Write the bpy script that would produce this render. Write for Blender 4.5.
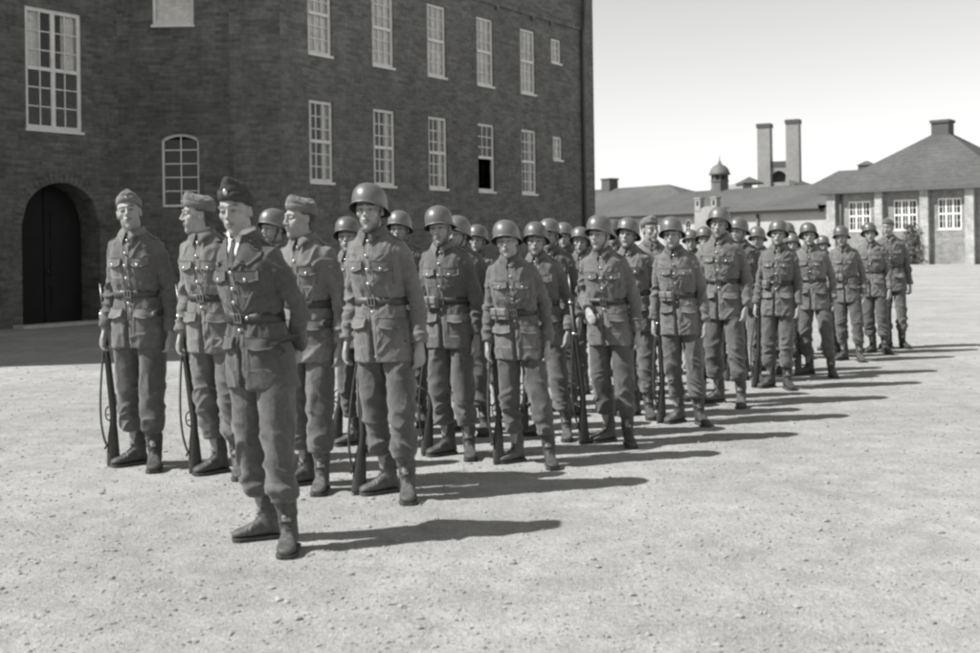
import bpy, math, random
import numpy as np
from mathutils import Vector, Matrix, Euler
from mathutils.bvhtree import BVHTree

R = math.radians
PI = math.pi
for o in list(bpy.data.objects):
    bpy.data.objects.remove(o)
SC = bpy.context.scene
COL = SC.collection

# ------------------------------------------------------------------ camera
F, CX, HY, CAMH, ROLL = 1140.0, 490.0, 247.0, 1.445, 0.014
cd = bpy.data.cameras.new('camera')
cam = bpy.data.objects.new('camera', cd)
COL.objects.link(cam)
cd.sensor_width = 36
cd.lens = 36 * F / 980
cd.shift_y = -(326.5 - HY) / 980
cd.clip_start, cd.clip_end = 0.1, 3000
rt = Vector((math.cos(ROLL), 0, -math.sin(ROLL)))
up = Vector((math.sin(ROLL), 0, math.cos(ROLL)))
bk = Vector((0, -1, 0))
m = Matrix((rt, up, bk)).transposed().to_4x4()
m.translation = Vector((0, 0, CAMH))
cam.matrix_world = m
cd.dof.use_dof = True
cd.dof.focus_distance = 9.0
cd.dof.aperture_fstop = 3.2
SC.camera = cam

# ------------------------------------------------------------------ sky, sun, exposure
SUN_EL, SUN_AZ = R(48), R(78)          # light travels towards azimuth 75 (from +Y towards +X)
w = bpy.data.worlds.new('World')
SC.world = w
w.use_nodes = True
nt = w.node_tree
nt.nodes.clear()
sky = nt.nodes.new('ShaderNodeTexSky')
sky.sky_type = 'NISHITA'
sky.sun_disc = False
sky.sun_elevation = SUN_EL
sky.sun_rotation = SUN_AZ + PI
sky.dust_density = 0.0
sky.air_density = 3.2
bw = nt.nodes.new('ShaderNodeSeparateColor')      # black and white film behind a filter: one colour record of the sky
bg = nt.nodes.new('ShaderNodeBackground')
bg.inputs['Strength'].default_value = 0.084
wo = nt.nodes.new('ShaderNodeOutputWorld')
nt.links.new(sky.outputs[0], bw.inputs[0])
tint = nt.nodes.new('ShaderNodeMix')
tint.data_type = 'RGBA'
tint.blend_type = 'MULTIPLY'
tint.inputs[0].default_value = 1
tint.inputs[7].default_value = (1.0, 0.995, 0.98, 1)
nt.links.new(bw.outputs[0], tint.inputs[6])
nt.links.new(tint.outputs[2], bg.inputs['Color'])
nt.links.new(bg.outputs[0], wo.inputs['Surface'])

sl = bpy.data.lights.new('sun', 'SUN')
sl.energy = 5.0
sl.angle = R(0.55)
sl.color = (1, 0.995, 0.98)
so = bpy.data.objects.new('sun', sl)
COL.objects.link(so)
ld = Vector((math.sin(SUN_AZ) * math.cos(SUN_EL), math.cos(SUN_AZ) * math.cos(SUN_EL), -math.sin(SUN_EL)))
so.rotation_euler = ld.to_track_quat('-Z', 'Y').to_euler()
so.location = (-20, -5, 30)

SC.view_settings.view_transform = 'Standard'
SC.view_settings.look = 'None'
SC.view_settings.gamma = 1
SC.view_settings.exposure = 0.56
SC.view_settings.use_curve_mapping = False
SC.render.engine = 'CYCLES'
SC.cycles.filter_width = 2.4


def at(px, py):
    """ground point seen at a pixel of the 980 x 653 photograph"""
    a, b = (px - CX) / F, -(py - HY) / F
    d = rt * a + up * b + Vector((0, 1, 0))
    t = CAMH / -d.z
    return Vector((d.x * t, d.y * t, 0))


def atz(px, py, Y):
    """point seen at a pixel, at distance Y"""
    a, b = (px - CX) / F, -(py - HY) / F
    d = rt * a + up * b + Vector((0, 1, 0))
    return Vector((d.x * Y, Y, CAMH + d.z * Y))


# ------------------------------------------------------------------ materials
def newmat(name, base, rough=0.9, metal=0.0, spec=0.5, sheen=0.0):
    mt = bpy.data.materials.new(name)
    mt.use_nodes = True
    n = mt.node_tree.nodes
    p = n['Principled BSDF']
    c = base if isinstance(base, tuple) else (base, base * 0.995, base * 0.975)
    p.inputs['Base Color'].default_value = (*c, 1)
    p.inputs['Roughness'].default_value = rough
    p.inputs['Metallic'].default_value = metal
    p.inputs['Specular IOR Level'].default_value = spec
    p.inputs['Sheen Weight'].default_value = sheen
    return mt


def nd(mt, t, **kw):
    n = mt.node_tree.nodes.new(t)
    for k, v in kw.items():
        setattr(n, k, v)
    return n


def lk(mt, a, b):
    mt.node_tree.links.new(a, b)


def vary(mt, base, layers, coord='Object', bump=None, dist=0.01, objvar=0.0):
    """base * product of noise layers (scale, lo, hi, detail); bump = list of (scale, weight)"""
    p = mt.node_tree.nodes['Principled BSDF']
    tc = nd(mt, 'ShaderNodeTexCoord')
    cur = None
    for (s, lo, hi, det) in layers:
        nz = nd(mt, 'ShaderNodeTexNoise')
        nz.inputs['Scale'].default_value = s
        nz.inputs['Detail'].default_value = det
        nz.inputs['Roughness'].default_value = 0.6
        lk(mt, tc.outputs[coord], nz.inputs['Vector'])
        mr = nd(mt, 'ShaderNodeMapRange')
        mr.inputs[1].default_value = 0.3
        mr.inputs[2].default_value = 0.7
        mr.inputs[3].default_value = lo
        mr.inputs[4].default_value = hi
        lk(mt, nz.outputs['Fac'], mr.inputs[0])
        if cur is None:
            cur = mr.outputs[0]
        else:
            mu = nd(mt, 'ShaderNodeMath', operation='MULTIPLY')
            lk(mt, cur, mu.inputs[0])
            lk(mt, mr.outputs[0], mu.inputs[1])
            cur = mu.outputs[0]
    if objvar:
        oi = nd(mt, 'ShaderNodeObjectInfo')
        mr = nd(mt, 'ShaderNodeMapRange')
        mr.inputs[3].default_value = 1 - objvar
        mr.inputs[4].default_value = 1 + objvar
        lk(mt, oi.outputs['Random'], mr.inputs[0])
        mu = nd(mt, 'ShaderNodeMath', operation='MULTIPLY')
        lk(mt, cur, mu.inputs[0])
        lk(mt, mr.outputs[0], mu.inputs[1])
        cur = mu.outputs[0]
    sc = nd(mt, 'ShaderNodeVectorMath', operation='SCALE')
    sc.inputs[0].default_value = (base, base * 0.995, base * 0.975)
    lk(mt, cur, sc.inputs['Scale'])
    lk(mt, sc.outputs[0], p.inputs['Base Color'])
    if bump:
        acc = None
        for (s, wt) in bump:
            nz = nd(mt, 'ShaderNodeTexNoise')
            nz.inputs['Scale'].default_value = s
            nz.inputs['Detail'].default_value = 4
            lk(mt, tc.outputs[coord], nz.inputs['Vector'])
            mu = nd(mt, 'ShaderNodeMath', operation='MULTIPLY')
            mu.inputs[1].default_value = wt
            lk(mt, nz.outputs['Fac'], mu.inputs[0])
            if acc is None:
                acc = mu.outputs[0]
            else:
                ad = nd(mt, 'ShaderNodeMath', operation='ADD')
                lk(mt, acc, ad.inputs[0])
                lk(mt, mu.outputs[0], ad.inputs[1])
                acc = ad.outputs[0]
        b = nd(mt, 'ShaderNodeBump')
        b.inputs['Distance'].default_value = dist
        b.inputs['Strength'].default_value = 1
        lk(mt, acc, b.inputs['Height'])
        lk(mt, b.outputs[0], p.inputs['Normal'])
    return p, cur


M = {}
for nm, bs, ov in (('wool', 0.140, 0.22), ('wool_trouser', 0.108, 0.16), ('wool_officer', 0.082, 0), ('wool_cap', 0.145, 0.12)):
    mt = newmat(nm, bs, 1.0, 0, 0.15, 0.25)
    vary(mt, bs, [(7, 0.84, 1.14, 4), (45, 0.86, 1.14, 3), (260, 0.85, 1.15, 2)], bump=[(12, 0.14), (60, 0.16), (240, 0.10)], dist=0.012, objvar=ov)
    M[nm] = mt
M['cap_dark'] = newmat('cap_dark', 0.05, 0.9, 0, 0.3)
vary(M['cap_dark'], 0.05, [(20, 0.7, 1.3, 3)], bump=[(60, 0.4)], dist=0.006)
mt = M['leather'] = newmat('leather', 0.07, 0.5, 0, 0.5)
vary(mt, 0.040, [(12, 0.6, 1.4, 4), (60, 0.8, 1.2, 3)], bump=[(30, 0.3), (120, 0.2)], dist=0.006, objvar=0.25)
mt = M['boot'] = newmat('boot', 0.08, 0.6, 0, 0.4)
p, cur = vary(mt, 0.065, [(9, 0.55, 1.6, 5), (50, 0.75, 1.3, 3)], bump=[(14, 0.5), (50, 0.3), (160, 0.15)], dist=0.010, objvar=0.3)
M['belt_dark'] = newmat('belt_dark', 0.025, 0.5, 0, 0.6)
M['sole'] = newmat('sole', 0.07, 0.9)
mt = M['helmet'] = newmat('helmet', 0.15, 0.43, 0.0, 0.6)
vary(mt, 0.14, [(11, 0.85, 1.12, 5), (70, 0.88, 1.12, 4)], bump=[(25, 0.10), (120, 0.06)], dist=0.003, objvar=0.14)
M['helmet'].node_tree.nodes['Principled BSDF'].inputs['Metallic'].default_value = 0.25
M['helmet_in'] = newmat('helmet_lining', 0.03, 0.9)
M['brass'] = newmat('brass_button', 0.55, 0.3, 1.0)
M['steel'] = newmat('gun_steel', 0.10, 0.35, 0.9)
M['bright_steel'] = newmat('bright_steel', 0.45, 0.28, 1.0)
M['dull_brass'] = newmat('dull_brass', 0.22, 0.5, 1.0)
mt = M['wood'] = newmat('gun_wood', 0.045, 0.5)
vary(mt, 0.042, [(6, 0.7, 1.3, 3), (60, 0.8, 1.2, 3)], objvar=0.2)
M['shirt'] = newmat('shirt', 0.72, 0.9)
M['tie'] = newmat('tie', 0.05, 0.8)
mt = M['hair'] = newmat('hair', 0.035, 0.6)
vary(mt, 0.04, [(150, 0.5, 1.6, 2)], bump=[(220, 0.6)], dist=0.006)
M['pouch'] = newmat('pouch', 0.17, 0.7)
vary(M['pouch'], 0.17, [(25, 0.7, 1.25, 4)], bump=[(40, 0.4)], dist=0.006)

# skin: tone attribute carries brows, lips, irises and painted socket and crease shade
mt = M['skin'] = newmat('skin', 0.42, 0.55, 0, 0.4)
p, cur = vary(mt, 0.31, [(18, 0.9, 1.08, 4), (90, 0.92, 1.08, 3)], bump=[(90, 0.3), (260, 0.2)], dist=0.002)
at_ = nd(mt, 'ShaderNodeAttribute', attribute_name='tone')
mx = nd(mt, 'ShaderNodeVectorMath', operation='SCALE')
src = p.inputs['Base Color'].links[0].from_socket
lk(mt, src, mx.inputs[0])
lk(mt, at_.outputs['Fac'], mx.inputs['Scale'])
lk(mt, mx.outputs[0], p.inputs['Base Color'])
p.inputs['Subsurface Weight'].default_value = 0.0


def brick_mat(name, base, var=0.3, stain=0.25):
    mt = newmat(name, base, 0.92, 0, 0.25)
    p = mt.node_tree.nodes['Principled BSDF']
    tc = nd(mt, 'ShaderNodeTexCoord')
    sp = nd(mt, 'ShaderNodeSeparateXYZ')
    lk(mt, tc.outputs['Object'], sp.inputs[0])
    ad = nd(mt, 'ShaderNodeMath', operation='ADD')
    lk(mt, sp.outputs['X'], ad.inputs[0])
    lk(mt, sp.outputs['Y'], ad.inputs[1])
    cb = nd(mt, 'ShaderNodeCombineXYZ')
    lk(mt, ad.outputs[0], cb.inputs['X'])
    lk(mt, sp.outputs['Z'], cb.inputs['Y'])
    # gentle wobble so courses are not ruler-straight
    wz = nd(mt, 'ShaderNodeTexNoise')
    wz.inputs['Scale'].default_value = 1.2
    wv = nd(mt, 'ShaderNodeVectorMath', operation='SCALE')
    wv.inputs['Scale'].default_value = 0.03
    lk(mt, cb.outputs[0], wz.inputs['Vector'])
    lk(mt, wz.outputs['Color'], wv.inputs[0])
    va = nd(mt, 'ShaderNodeVectorMath', operation='ADD')
    lk(mt, cb.outputs[0], va.inputs[0])
    lk(mt, wv.outputs[0], va.inputs[1])
    br = nd(mt, 'ShaderNodeTexBrick')
    br.inputs['Scale'].default_value = 1
    br.inputs['Brick Width'].default_value = 0.26
    br.inputs['Row Height'].default_value = 0.078
    br.inputs['Mortar Size'].default_value = 0.009
    br.inputs['Mortar Smooth'].default_value = 0.25
    br.inputs['Bias'].default_value = 0.0
    lo, hi, mo = base * (1 - var), base * (1 + var), base * 1.18
    br.inputs['Color1'].default_value = (lo, lo, lo * .98, 1)
    br.inputs['Color2'].default_value = (hi, hi, hi * .98, 1)
    br.inputs['Mortar'].default_value = (mo, mo, mo * .98, 1)
    lk(mt, va.outputs[0], br.inputs['Vector'])
    cur = br.outputs['Color']
    for (s, lo2, hi2, det, sx) in ((0.35, 1 - stain, 1 + stain, 5, 1), (2.2, 0.8, 1.2, 5, 1), (9, 0.8, 1.2, 3, 1)):
        nz = nd(mt, 'ShaderNodeTexNoise')
        nz.inputs['Scale'].default_value = s
        nz.inputs['Detail'].default_value = det
        lk(mt, tc.outputs['Object'], nz.inputs['Vector'])
        mr = nd(mt, 'ShaderNodeMapRange')
        mr.inputs[1].default_value, mr.inputs[2].default_value = 0.3, 0.7
        mr.inputs[3].default_value, mr.inputs[4].default_value = lo2, hi2
        lk(mt, nz.outputs['Fac'], mr.inputs[0])
        sc = nd(mt, 'ShaderNodeVectorMath', operation='SCALE')
        lk(mt, cur, sc.inputs[0])
        lk(mt, mr.outputs[0], sc.inputs['Scale'])
        cur = sc.outputs[0]
    lk(mt, cur, p.inputs['Base Color'])
    b = nd(mt, 'ShaderNodeBump')
    b.invert = True
    b.inputs['Distance'].default_value = 0.012
    n2 = nd(mt, 'ShaderNodeTexNoise')
    n2.inputs['Scale'].default_value = 14
    n2.inputs['Detail'].default_value = 4
    lk(mt, tc.outputs['Object'], n2.inputs['Vector'])
    a2 = nd(mt, 'ShaderNodeMath', operation='SUBTRACT')
    lk(mt, br.outputs['Fac'], a2.inputs[0])
    lk(mt, n2.outputs['Fac'], a2.inputs[1])
    lk(mt, a2.outputs[0], b.inputs['Height'])
    lk(mt, b.outputs[0], p.inputs['Normal'])
    return mt


M['brick'] = brick_mat('brick', 0.142, 0.22, 0.10)
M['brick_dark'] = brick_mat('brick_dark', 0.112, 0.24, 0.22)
M['brick_light'] = brick_mat('brick_light', 0.38, 0.12, 0.12)
M['brick_hall'] = brick_mat('brick_hall', 0.25, 0.15, 0.15)
M['paint'] = newmat('window_paint', 0.75, 0.6)
vary(M['paint'], 0.76, [(5, 0.85, 1.05, 4), (40, 0.85, 1.05, 3)])
M['paint_far'] = newmat('window_paint_bright', 0.75, 0.6)
M['stone'] = newmat('sill_stone', 0.4, 0.9)
vary(M['stone'], 0.42, [(3, 0.8, 1.1, 4)])
M['curtain'] = newmat('curtain', 0.5, 1.0)
vary(M['curtain'], 0.82, [(12, 0.8, 1.1, 2), (2, 0.85, 1.1, 2)])
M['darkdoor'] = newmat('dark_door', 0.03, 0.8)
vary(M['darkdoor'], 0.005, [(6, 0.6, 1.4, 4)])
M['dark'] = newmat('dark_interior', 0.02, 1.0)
M['metal_pipe'] = newmat('pipe_metal', 0.10, 0.7)
M['roof'] = newmat('roof', 0.16, 0.9)


def roof_mat(name, base):
    mt = newmat(name, base, 0.85, 0, 0.3)
    p = mt.node_tree.nodes['Principled BSDF']
    tc = nd(mt, 'ShaderNodeTexCoord')
    wv = nd(mt, 'ShaderNodeTexWave')
    wv.bands_direction = 'Z'
    wv.inputs['Scale'].default_value = 1.3
    wv.inputs['Distortion'].default_value = 0.6
    wv.inputs['Detail'].default_value = 3
    wv.inputs['Detail Scale'].default_value = 3
    lk(mt, tc.outputs['Object'], wv.inputs['Vector'])
    cur = None
    fs = []
    mr = nd(mt, 'ShaderNodeMapRange')
    mr.inputs[3].default_value, mr.inputs[4].default_value = 0.93, 1.05
    lk(mt, wv.outputs['Fac'], mr.inputs[0])
    cur = mr.outputs[0]
    for s, a, c in ((0.3, .85, 1.15), (3, .85, 1.15), (14, .85, 1.15)):
        nz = nd(mt, 'ShaderNodeTexNoise')
        nz.inputs['Scale'].default_value = s
        nz.inputs['Detail'].default_value = 4
        lk(mt, tc.outputs['Object'], nz.inputs['Vector'])
        m2 = nd(mt, 'ShaderNodeMapRange')
        m2.inputs[1].default_value, m2.inputs[2].default_value = 0.3, 0.7
        m2.inputs[3].default_value, m2.inputs[4].default_value = a, c
        lk(mt, nz.outputs['Fac'], m2.inputs[0])
        mu = nd(mt, 'ShaderNodeMath', operation='MULTIPLY')
        lk(mt, cur, mu.inputs[0])
        lk(mt, m2.outputs[0], mu.inputs[1])
        cur = mu.outputs[0]
    sc = nd(mt, 'ShaderNodeVectorMath', operation='SCALE')
    sc.inputs[0].default_value = (base, base, base * .98)
    lk(mt, cur, sc.inputs['Scale'])
    lk(mt, sc.outputs[0], p.inputs['Base Color'])
    return mt


M['roof'] = roof_mat('roof_tiles', 0.092)
M['copper'] = newmat('cupola_copper', 0.12, 0.7)
vary(M['copper'], 0.12, [(2, 0.8, 1.2, 3)])
M['chimney_light'] = newmat('chimney_render', 0.28, 0.95)
vary(M['chimney_light'], 0.28, [(0.5, 0.85, 1.1, 4), (4, 0.9, 1.1, 4)], bump=[(3, 0.4)], dist=0.05)
M['render_wall'] = newmat('pale_render', 0.5, 0.95)
vary(M['render_wall'], 0.37, [(0.4, 0.88, 1.08, 4), (4, 0.92, 1.08, 4)], bump=[(3, 0.4)], dist=0.03)
M['soot'] = newmat('soot_cap', 0.09, 0.95)

mt = M['glass'] = bpy.data.materials.new('window_glass')
mt.use_nodes = True
mt.node_tree.nodes.clear()
o_ = nd(mt, 'ShaderNodeOutputMaterial')
tr = nd(mt, 'ShaderNodeBsdfTransparent')
tr.inputs[0].default_value = (.95, .95, .94, 1)
gl = nd(mt, 'ShaderNodeBsdfGlossy')
gl.inputs['Roughness'].default_value = 0.04
fr = nd(mt, 'ShaderNodeFresnel')
fr.inputs['IOR'].default_value = 1.5
tc = nd(mt, 'ShaderNodeTexCoord')
nz = nd(mt, 'ShaderNodeTexNoise')
nz.inputs['Scale'].default_value = 2.5
lk(mt, tc.outputs['Object'], nz.inputs['Vector'])
b = nd(mt, 'ShaderNodeBump')
b.inputs['Distance'].default_value = 0.02
b.inputs['Strength'].default_value = 0.4
lk(mt, nz.outputs['Fac'], b.inputs['Height'])
lk(mt, b.outputs[0], gl.inputs['Normal'])
mx = nd(mt, 'ShaderNodeMixShader')
lk(mt, fr.outputs[0], mx.inputs[0])
lk(mt, tr.outputs[0], mx.inputs[1])
lk(mt, gl.outputs[0], mx.inputs[2])
lk(mt, mx.outputs[0], o_.inputs[0])

# ground: pale trodden grit
GB = 0.375
mt = M['ground'] = newmat('grit_ground', GB, 0.97, 0, 0.2)
vary(mt, GB, [(0.18, 0.86, 1.1, 4), (0.9, 0.84, 1.10, 6), (5, 0.82, 1.12, 6), (38, 0.78, 1.16, 4), (150, 0.8, 1.2, 2)],
     bump=[(1.3, 0.9), (7, 0.28), (40, 0.20), (110, 0.20), (260, 0.08)], dist=0.05)
mt = M['gravel'] = newmat('gravel', 0.45, 0.95, 0, 0.2)
vary(mt, 0.32, [(4, 0.7, 1.2, 3), (60, 0.8, 1.15, 3)], bump=[(120, 0.4)], dist=0.004)


# ------------------------------------------------------------------ numpy helpers
def _hash(ix, iy, iz, seed):
    h = (ix * 374761393 + iy * 668265263 + iz * 2147483647 + seed * 1274126177) & 0xffffffff
    h = ((h ^ (h >> 13)) * 1274126177) & 0xffffffff
    h = (h ^ (h >> 16)) & 0xffffffff
    return h


def noise3(P, seed=0):
    P = np.asarray(P, float)
    I = np.floor(P).astype(np.int64)
    f = P - I
    u = f * f * f * (f * (f * 6 - 15) + 10)
    out = np.zeros(len(P))
    for dx in (0, 1):
        for dy in (0, 1):
            for dz in (0, 1):
                h = _hash(I[:, 0] + dx, I[:, 1] + dy, I[:, 2] + dz, seed)
                gx = (h & 1023) / 511.5 - 1
                gy = ((h >> 10) & 1023) / 511.5 - 1
                gz = ((h >> 20) & 1023) / 511.5 - 1
                d = gx * (f[:, 0] - dx) + gy * (f[:, 1] - dy) + gz * (f[:, 2] - dz)
                wt = (u[:, 0] if dx else 1 - u[:, 0]) * (u[:, 1] if dy else 1 - u[:, 1]) * (u[:, 2] if dz else 1 - u[:, 2])
                out += wt * d
    return out


def smst(a, b, x):
    t = np.clip((x - a) / (b - a), 0, 1)
    return t * t * (3 - 2 * t)


class MB:
    def __init__(s):
        s.v, s.f, s.n = [], [], 0

    def add(s, V, Fc):
        V = np.asarray(V, float)
        s.v.append(V)
        s.f += [tuple(int(i) + s.n for i in q) for q in Fc]
        s.n += len(V)

    def verts(s):
        return np.vstack(s.v)

    def box(s, x0, x1, y0, y1, z0, z1):
        V = [(x, y, z) for x in (x0, x1) for y in (y0, y1) for z in (z0, z1)]
        s.add(V, [(0, 1, 3, 2), (4, 6, 7, 5), (0, 4, 5, 1), (2, 3, 7, 6), (0, 2, 6, 4), (1, 5, 7, 3)])

    def loft(s, rings, cap=True, closed=True):
        n = len(rings[0])
        V = np.vstack(rings)
        Fc = []
        m_ = n if closed else n - 1
        for i in range(len(rings) - 1):
            for j in range(m_):
                a, b_ = i * n + j, i * n + (j + 1) % n
                Fc.append((a, b_, b_ + n, a + n))
        if cap:
            Fc.append(tuple(range(n - 1, -1, -1)))
            Fc.append(tuple((len(rings) - 1) * n + j for j in range(n)))
        s.add(V, Fc)

    def tube(s, pts, rad, n=14, ref=(0, 1, 0), cap=True, roundcap=False):
        pts = [Vector(p) for p in pts]
        rad = [r if isinstance(r, tuple) else (r, r) for r in rad]
        if roundcap:
            for end in (0, -1):
                d = (pts[0] - pts[1]).normalized() if end == 0 else (pts[-1] - pts[-2]).normalized()
                r = rad[end]
                rr = min(r)
                if end == 0:
                    b0 = pts[0]
                    pts = [b0 + d * rr * .95, b0 + d * rr * .7] + pts
                    rad = [(r[0] * .35, r[1] * .35), (r[0] * .75, r[1] * .75)] + rad
                else:
                    b0 = pts[-1]
                    pts = pts + [b0 + d * rr * .7, b0 + d * rr * .95]
                    rad = rad + [(r[0] * .75, r[1] * .75), (r[0] * .35, r[1] * .35)]
        rings = []
        ref = Vector(ref)
        for i, p in enumerate(pts):
            t = (pts[min(i + 1, len(pts) - 1)] - pts[max(i - 1, 0)]).normalized()
            u = ref - t * ref.dot(t)
            if u.length < 1e-4:
                u = Vector((1, 0, 0)) - t * t.x
            u.normalize()
            v_ = t.cross(u)
            ref = u
            a = np.linspace(0, 2 * PI, n, endpoint=False)
            rings.append(np.array(p)[None] + np.outer(np.cos(a) * rad[i][0], u) + np.outer(np.sin(a) * rad[i][1], v_))
        s.loft(rings, cap)

    def ball(s, c, r, n=14, mat=None):
        r = r if isinstance(r, tuple) else (r, r, r)
        th = np.linspace(0, PI, n // 2 + 2)[1:-1]
        ph = np.linspace(0, 2 * PI, n, endpoint=False)
        V = [(0, 0, 1)] + [(math.sin(t) * math.cos(p), math.sin(t) * math.sin(p), math.cos(t)) for t in th for p in ph] + [(0, 0, -1)]
        V = np.array(V) * np.array(r)
        if mat is not None:
            V = V @ np.array(mat.to_3x3()).T
        V = V + np.array(c)
        Fc = []
        for j in range(n):
            Fc.append((0, 1 + j, 1 + (j + 1) % n))
        for i in range(len(th) - 1):
            for j in range(n):
                a, b_ = 1 + i * n + j, 1 + i * n + (j + 1) % n
                Fc.append((a, a + n, b_ + n, b_))
        k = 1 + (len(th) - 1) * n
        for j in range(n):
            Fc.append((k + j, len(V) - 1, k + (j + 1) % n))
        s.add(V, Fc)

    def mesh(s, name, mat=None, smooth=True):
        me = bpy.data.meshes.new(name)
        me.from_pydata(s.verts().tolist(), [], s.f)
        if mat:
            me.materials.append(mat)
        if smooth:
            me.polygons.foreach_set('use_smooth', [True] * len(me.polygons))
        me.update()
        return me

    def build(s, name, mat, parent=None, smooth=True):
        return obj(name, s.mesh(name, mat, smooth), parent)


def obj(name, me, parent=None, loc=None, rot=None):
    o = bpy.data.objects.new(name, me)
    COL.objects.link(o)
    if parent:
        o.parent = parent
    if loc is not None:
        o.location = loc
    if rot is not None:
        o.rotation_euler = rot
    return o


def tag(o, label=None, cat=None, group=None, kind=None):
    if label:
        o['label'] = label
    if cat:
        o['category'] = cat
    if group:
        o['group'] = group
    if kind:
        o['kind'] = kind
    return o


def empty(name, loc=(0, 0, 0), rz=0.0):
    o = bpy.data.objects.new(name, None)
    COL.objects.link(o)
    o.empty_display_size = 0.2
    o.location = loc
    o.rotation_euler = (0, 0, rz)
    return o


def getv(me):
    a = np.empty(len(me.vertices) * 3)
    me.vertices.foreach_get('co', a)
    return a.reshape(-1, 3)


def setv(me, V):
    me.vertices.foreach_set('co', np.ascontiguousarray(V, dtype=float).ravel())
    me.update()


def getn(me):
    a = np.empty(len(me.vertices) * 3)
    me.vertex_normals.foreach_get('vector', a)
    return a.reshape(-1, 3)


def remesh(mb, voxel, name, mat, smooth_it=2):
    me = mb.mesh('tmp')
    o = bpy.data.objects.new('tmp', me)
    COL.objects.link(o)
    md = o.modifiers.new('r', 'REMESH')
    md.mode = 'VOXEL'
    md.voxel_size = voxel
    md.use_smooth_shade = True
    dg = bpy.context.evaluated_depsgraph_get()
    dg.update()
    out = bpy.data.meshes.new_from_object(o.evaluated_get(dg))
    bpy.data.objects.remove(o)
    bpy.data.meshes.remove(me)
    out.name = name
    out.materials.clear()
    out.materials.append(mat)
    if smooth_it:
        E = np.empty(len(out.edges) * 2, dtype=np.int32)
        out.edges.foreach_get('vertices', E)
        E = E.reshape(-1, 2)
        V = getv(out)
        n = len(V)
        deg = np.bincount(E.ravel(), minlength=n)[:, None]
        for _ in range(smooth_it):
            S = np.zeros_like(V)
            for k in range(3):
                S[:, k] = np.bincount(E[:, 0], V[E[:, 1], k], n) + np.bincount(E[:, 1], V[E[:, 0], k], n)
            V = V * 0.45 + 0.55 * S / deg
        setv(out, V)
    out.polygons.foreach_set('use_smooth', [True] * len(out.polygons))
    return out


def ell(cx, cy, z, a, b_, n=28, ex=2.0, tilt=0.0):
    t = np.linspace(0, 2 * PI, n, endpoint=False)
    c, s_ = np.cos(t), np.sin(t)
    x = np.sign(c) * np.abs(c) ** (2 / ex) * a
    y = np.sign(s_) * np.abs(s_) ** (2 / ex) * b_
    return np.stack([cx + x, cy + y, z + tilt * y], 1)


def ridged(P, sc, seed, warp=0.5):
    Q = P * np.array(sc)
    wv = np.stack([noise3(P * 6 + 11, seed + 1), noise3(P * 6 + 37, seed + 2), noise3(P * 6 + 71, seed + 3)], 1)
    n = noise3(Q + wv * warp * 2, seed)
    return np.clip(1 - np.abs(n) * 3.2, 0, 1) ** 1.6


# ------------------------------------------------------------------ setting: ground
g = MB()
g.add([(-500, -120, 0), (500, -120, 0), (500, 900, 0), (-500, 900, 0)], [(0, 1, 2, 3)])
go = g.build('ground', M['ground'], None, False)
tag(go, kind='structure')

rng = np.random.RandomState(4)
st = MB()
ico = [(0, 0, 1)] + [(math.cos(a) * .894, math.sin(a) * .894, .447) for a in np.arange(5) * 2 * PI / 5] + \
      [(math.cos(a) * .894, math.sin(a) * .894, -.447) for a in np.arange(5) * 2 * PI / 5 + PI / 5] + [(0, 0, -1)]
ico = np.array(ico)
icf = [(0, 1, 2), (0, 2, 3), (0, 3, 4), (0, 4, 5), (0, 5, 1), (1, 6, 2), (2, 7, 3), (3, 8, 4), (4, 9, 5), (5, 10, 1),
       (6, 7, 2), (7, 8, 3), (8, 9, 4), (9, 10, 5), (10, 6, 1), (11, 7, 6), (11, 8, 7), (11, 9, 8), (11, 10, 9), (11, 6, 10)]
NS = 14000
for i in range(NS):
    y = 3.2 + 19 * rng.rand() ** 1.5
    x = (rng.rand() - .5) * (y * 1.05)
    r = 0.0036 + 0.0055 * rng.rand() ** 2 + (0.010 * rng.rand() if rng.rand() < 0.06 else 0)
    V = ico * (1 + .35 * (rng.rand(12, 1) - .5)) * np.array([r * (1 + .5 * rng.rand()), r * (1 + .5 * rng.rand()), r * .65])
    a = rng.rand() * 6.28
    c, s_ = math.cos(a), math.sin(a)
    V = V @ np.array([[c, s_, 0], [-s_, c, 0], [0, 0, 1]]) + np.array([x, y, r * .3])
    st.add(V, icf)
so_ = st.build('gravel_stones', M['gravel'], None, False)
tag(so_, 'loose pale pebbles scattered over the trodden parade ground', 'gravel', kind='stuff')

# ------------------------------------------------------------------ barracks on the left
DX, DY = 0.573, 0.8195
AW = math.atan2(DY, DX)
P1 = Vector((-7.79, 24.0, 0))
C0 = Vector((-4.36, 24.0, 0))
HB = 11.0


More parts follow.
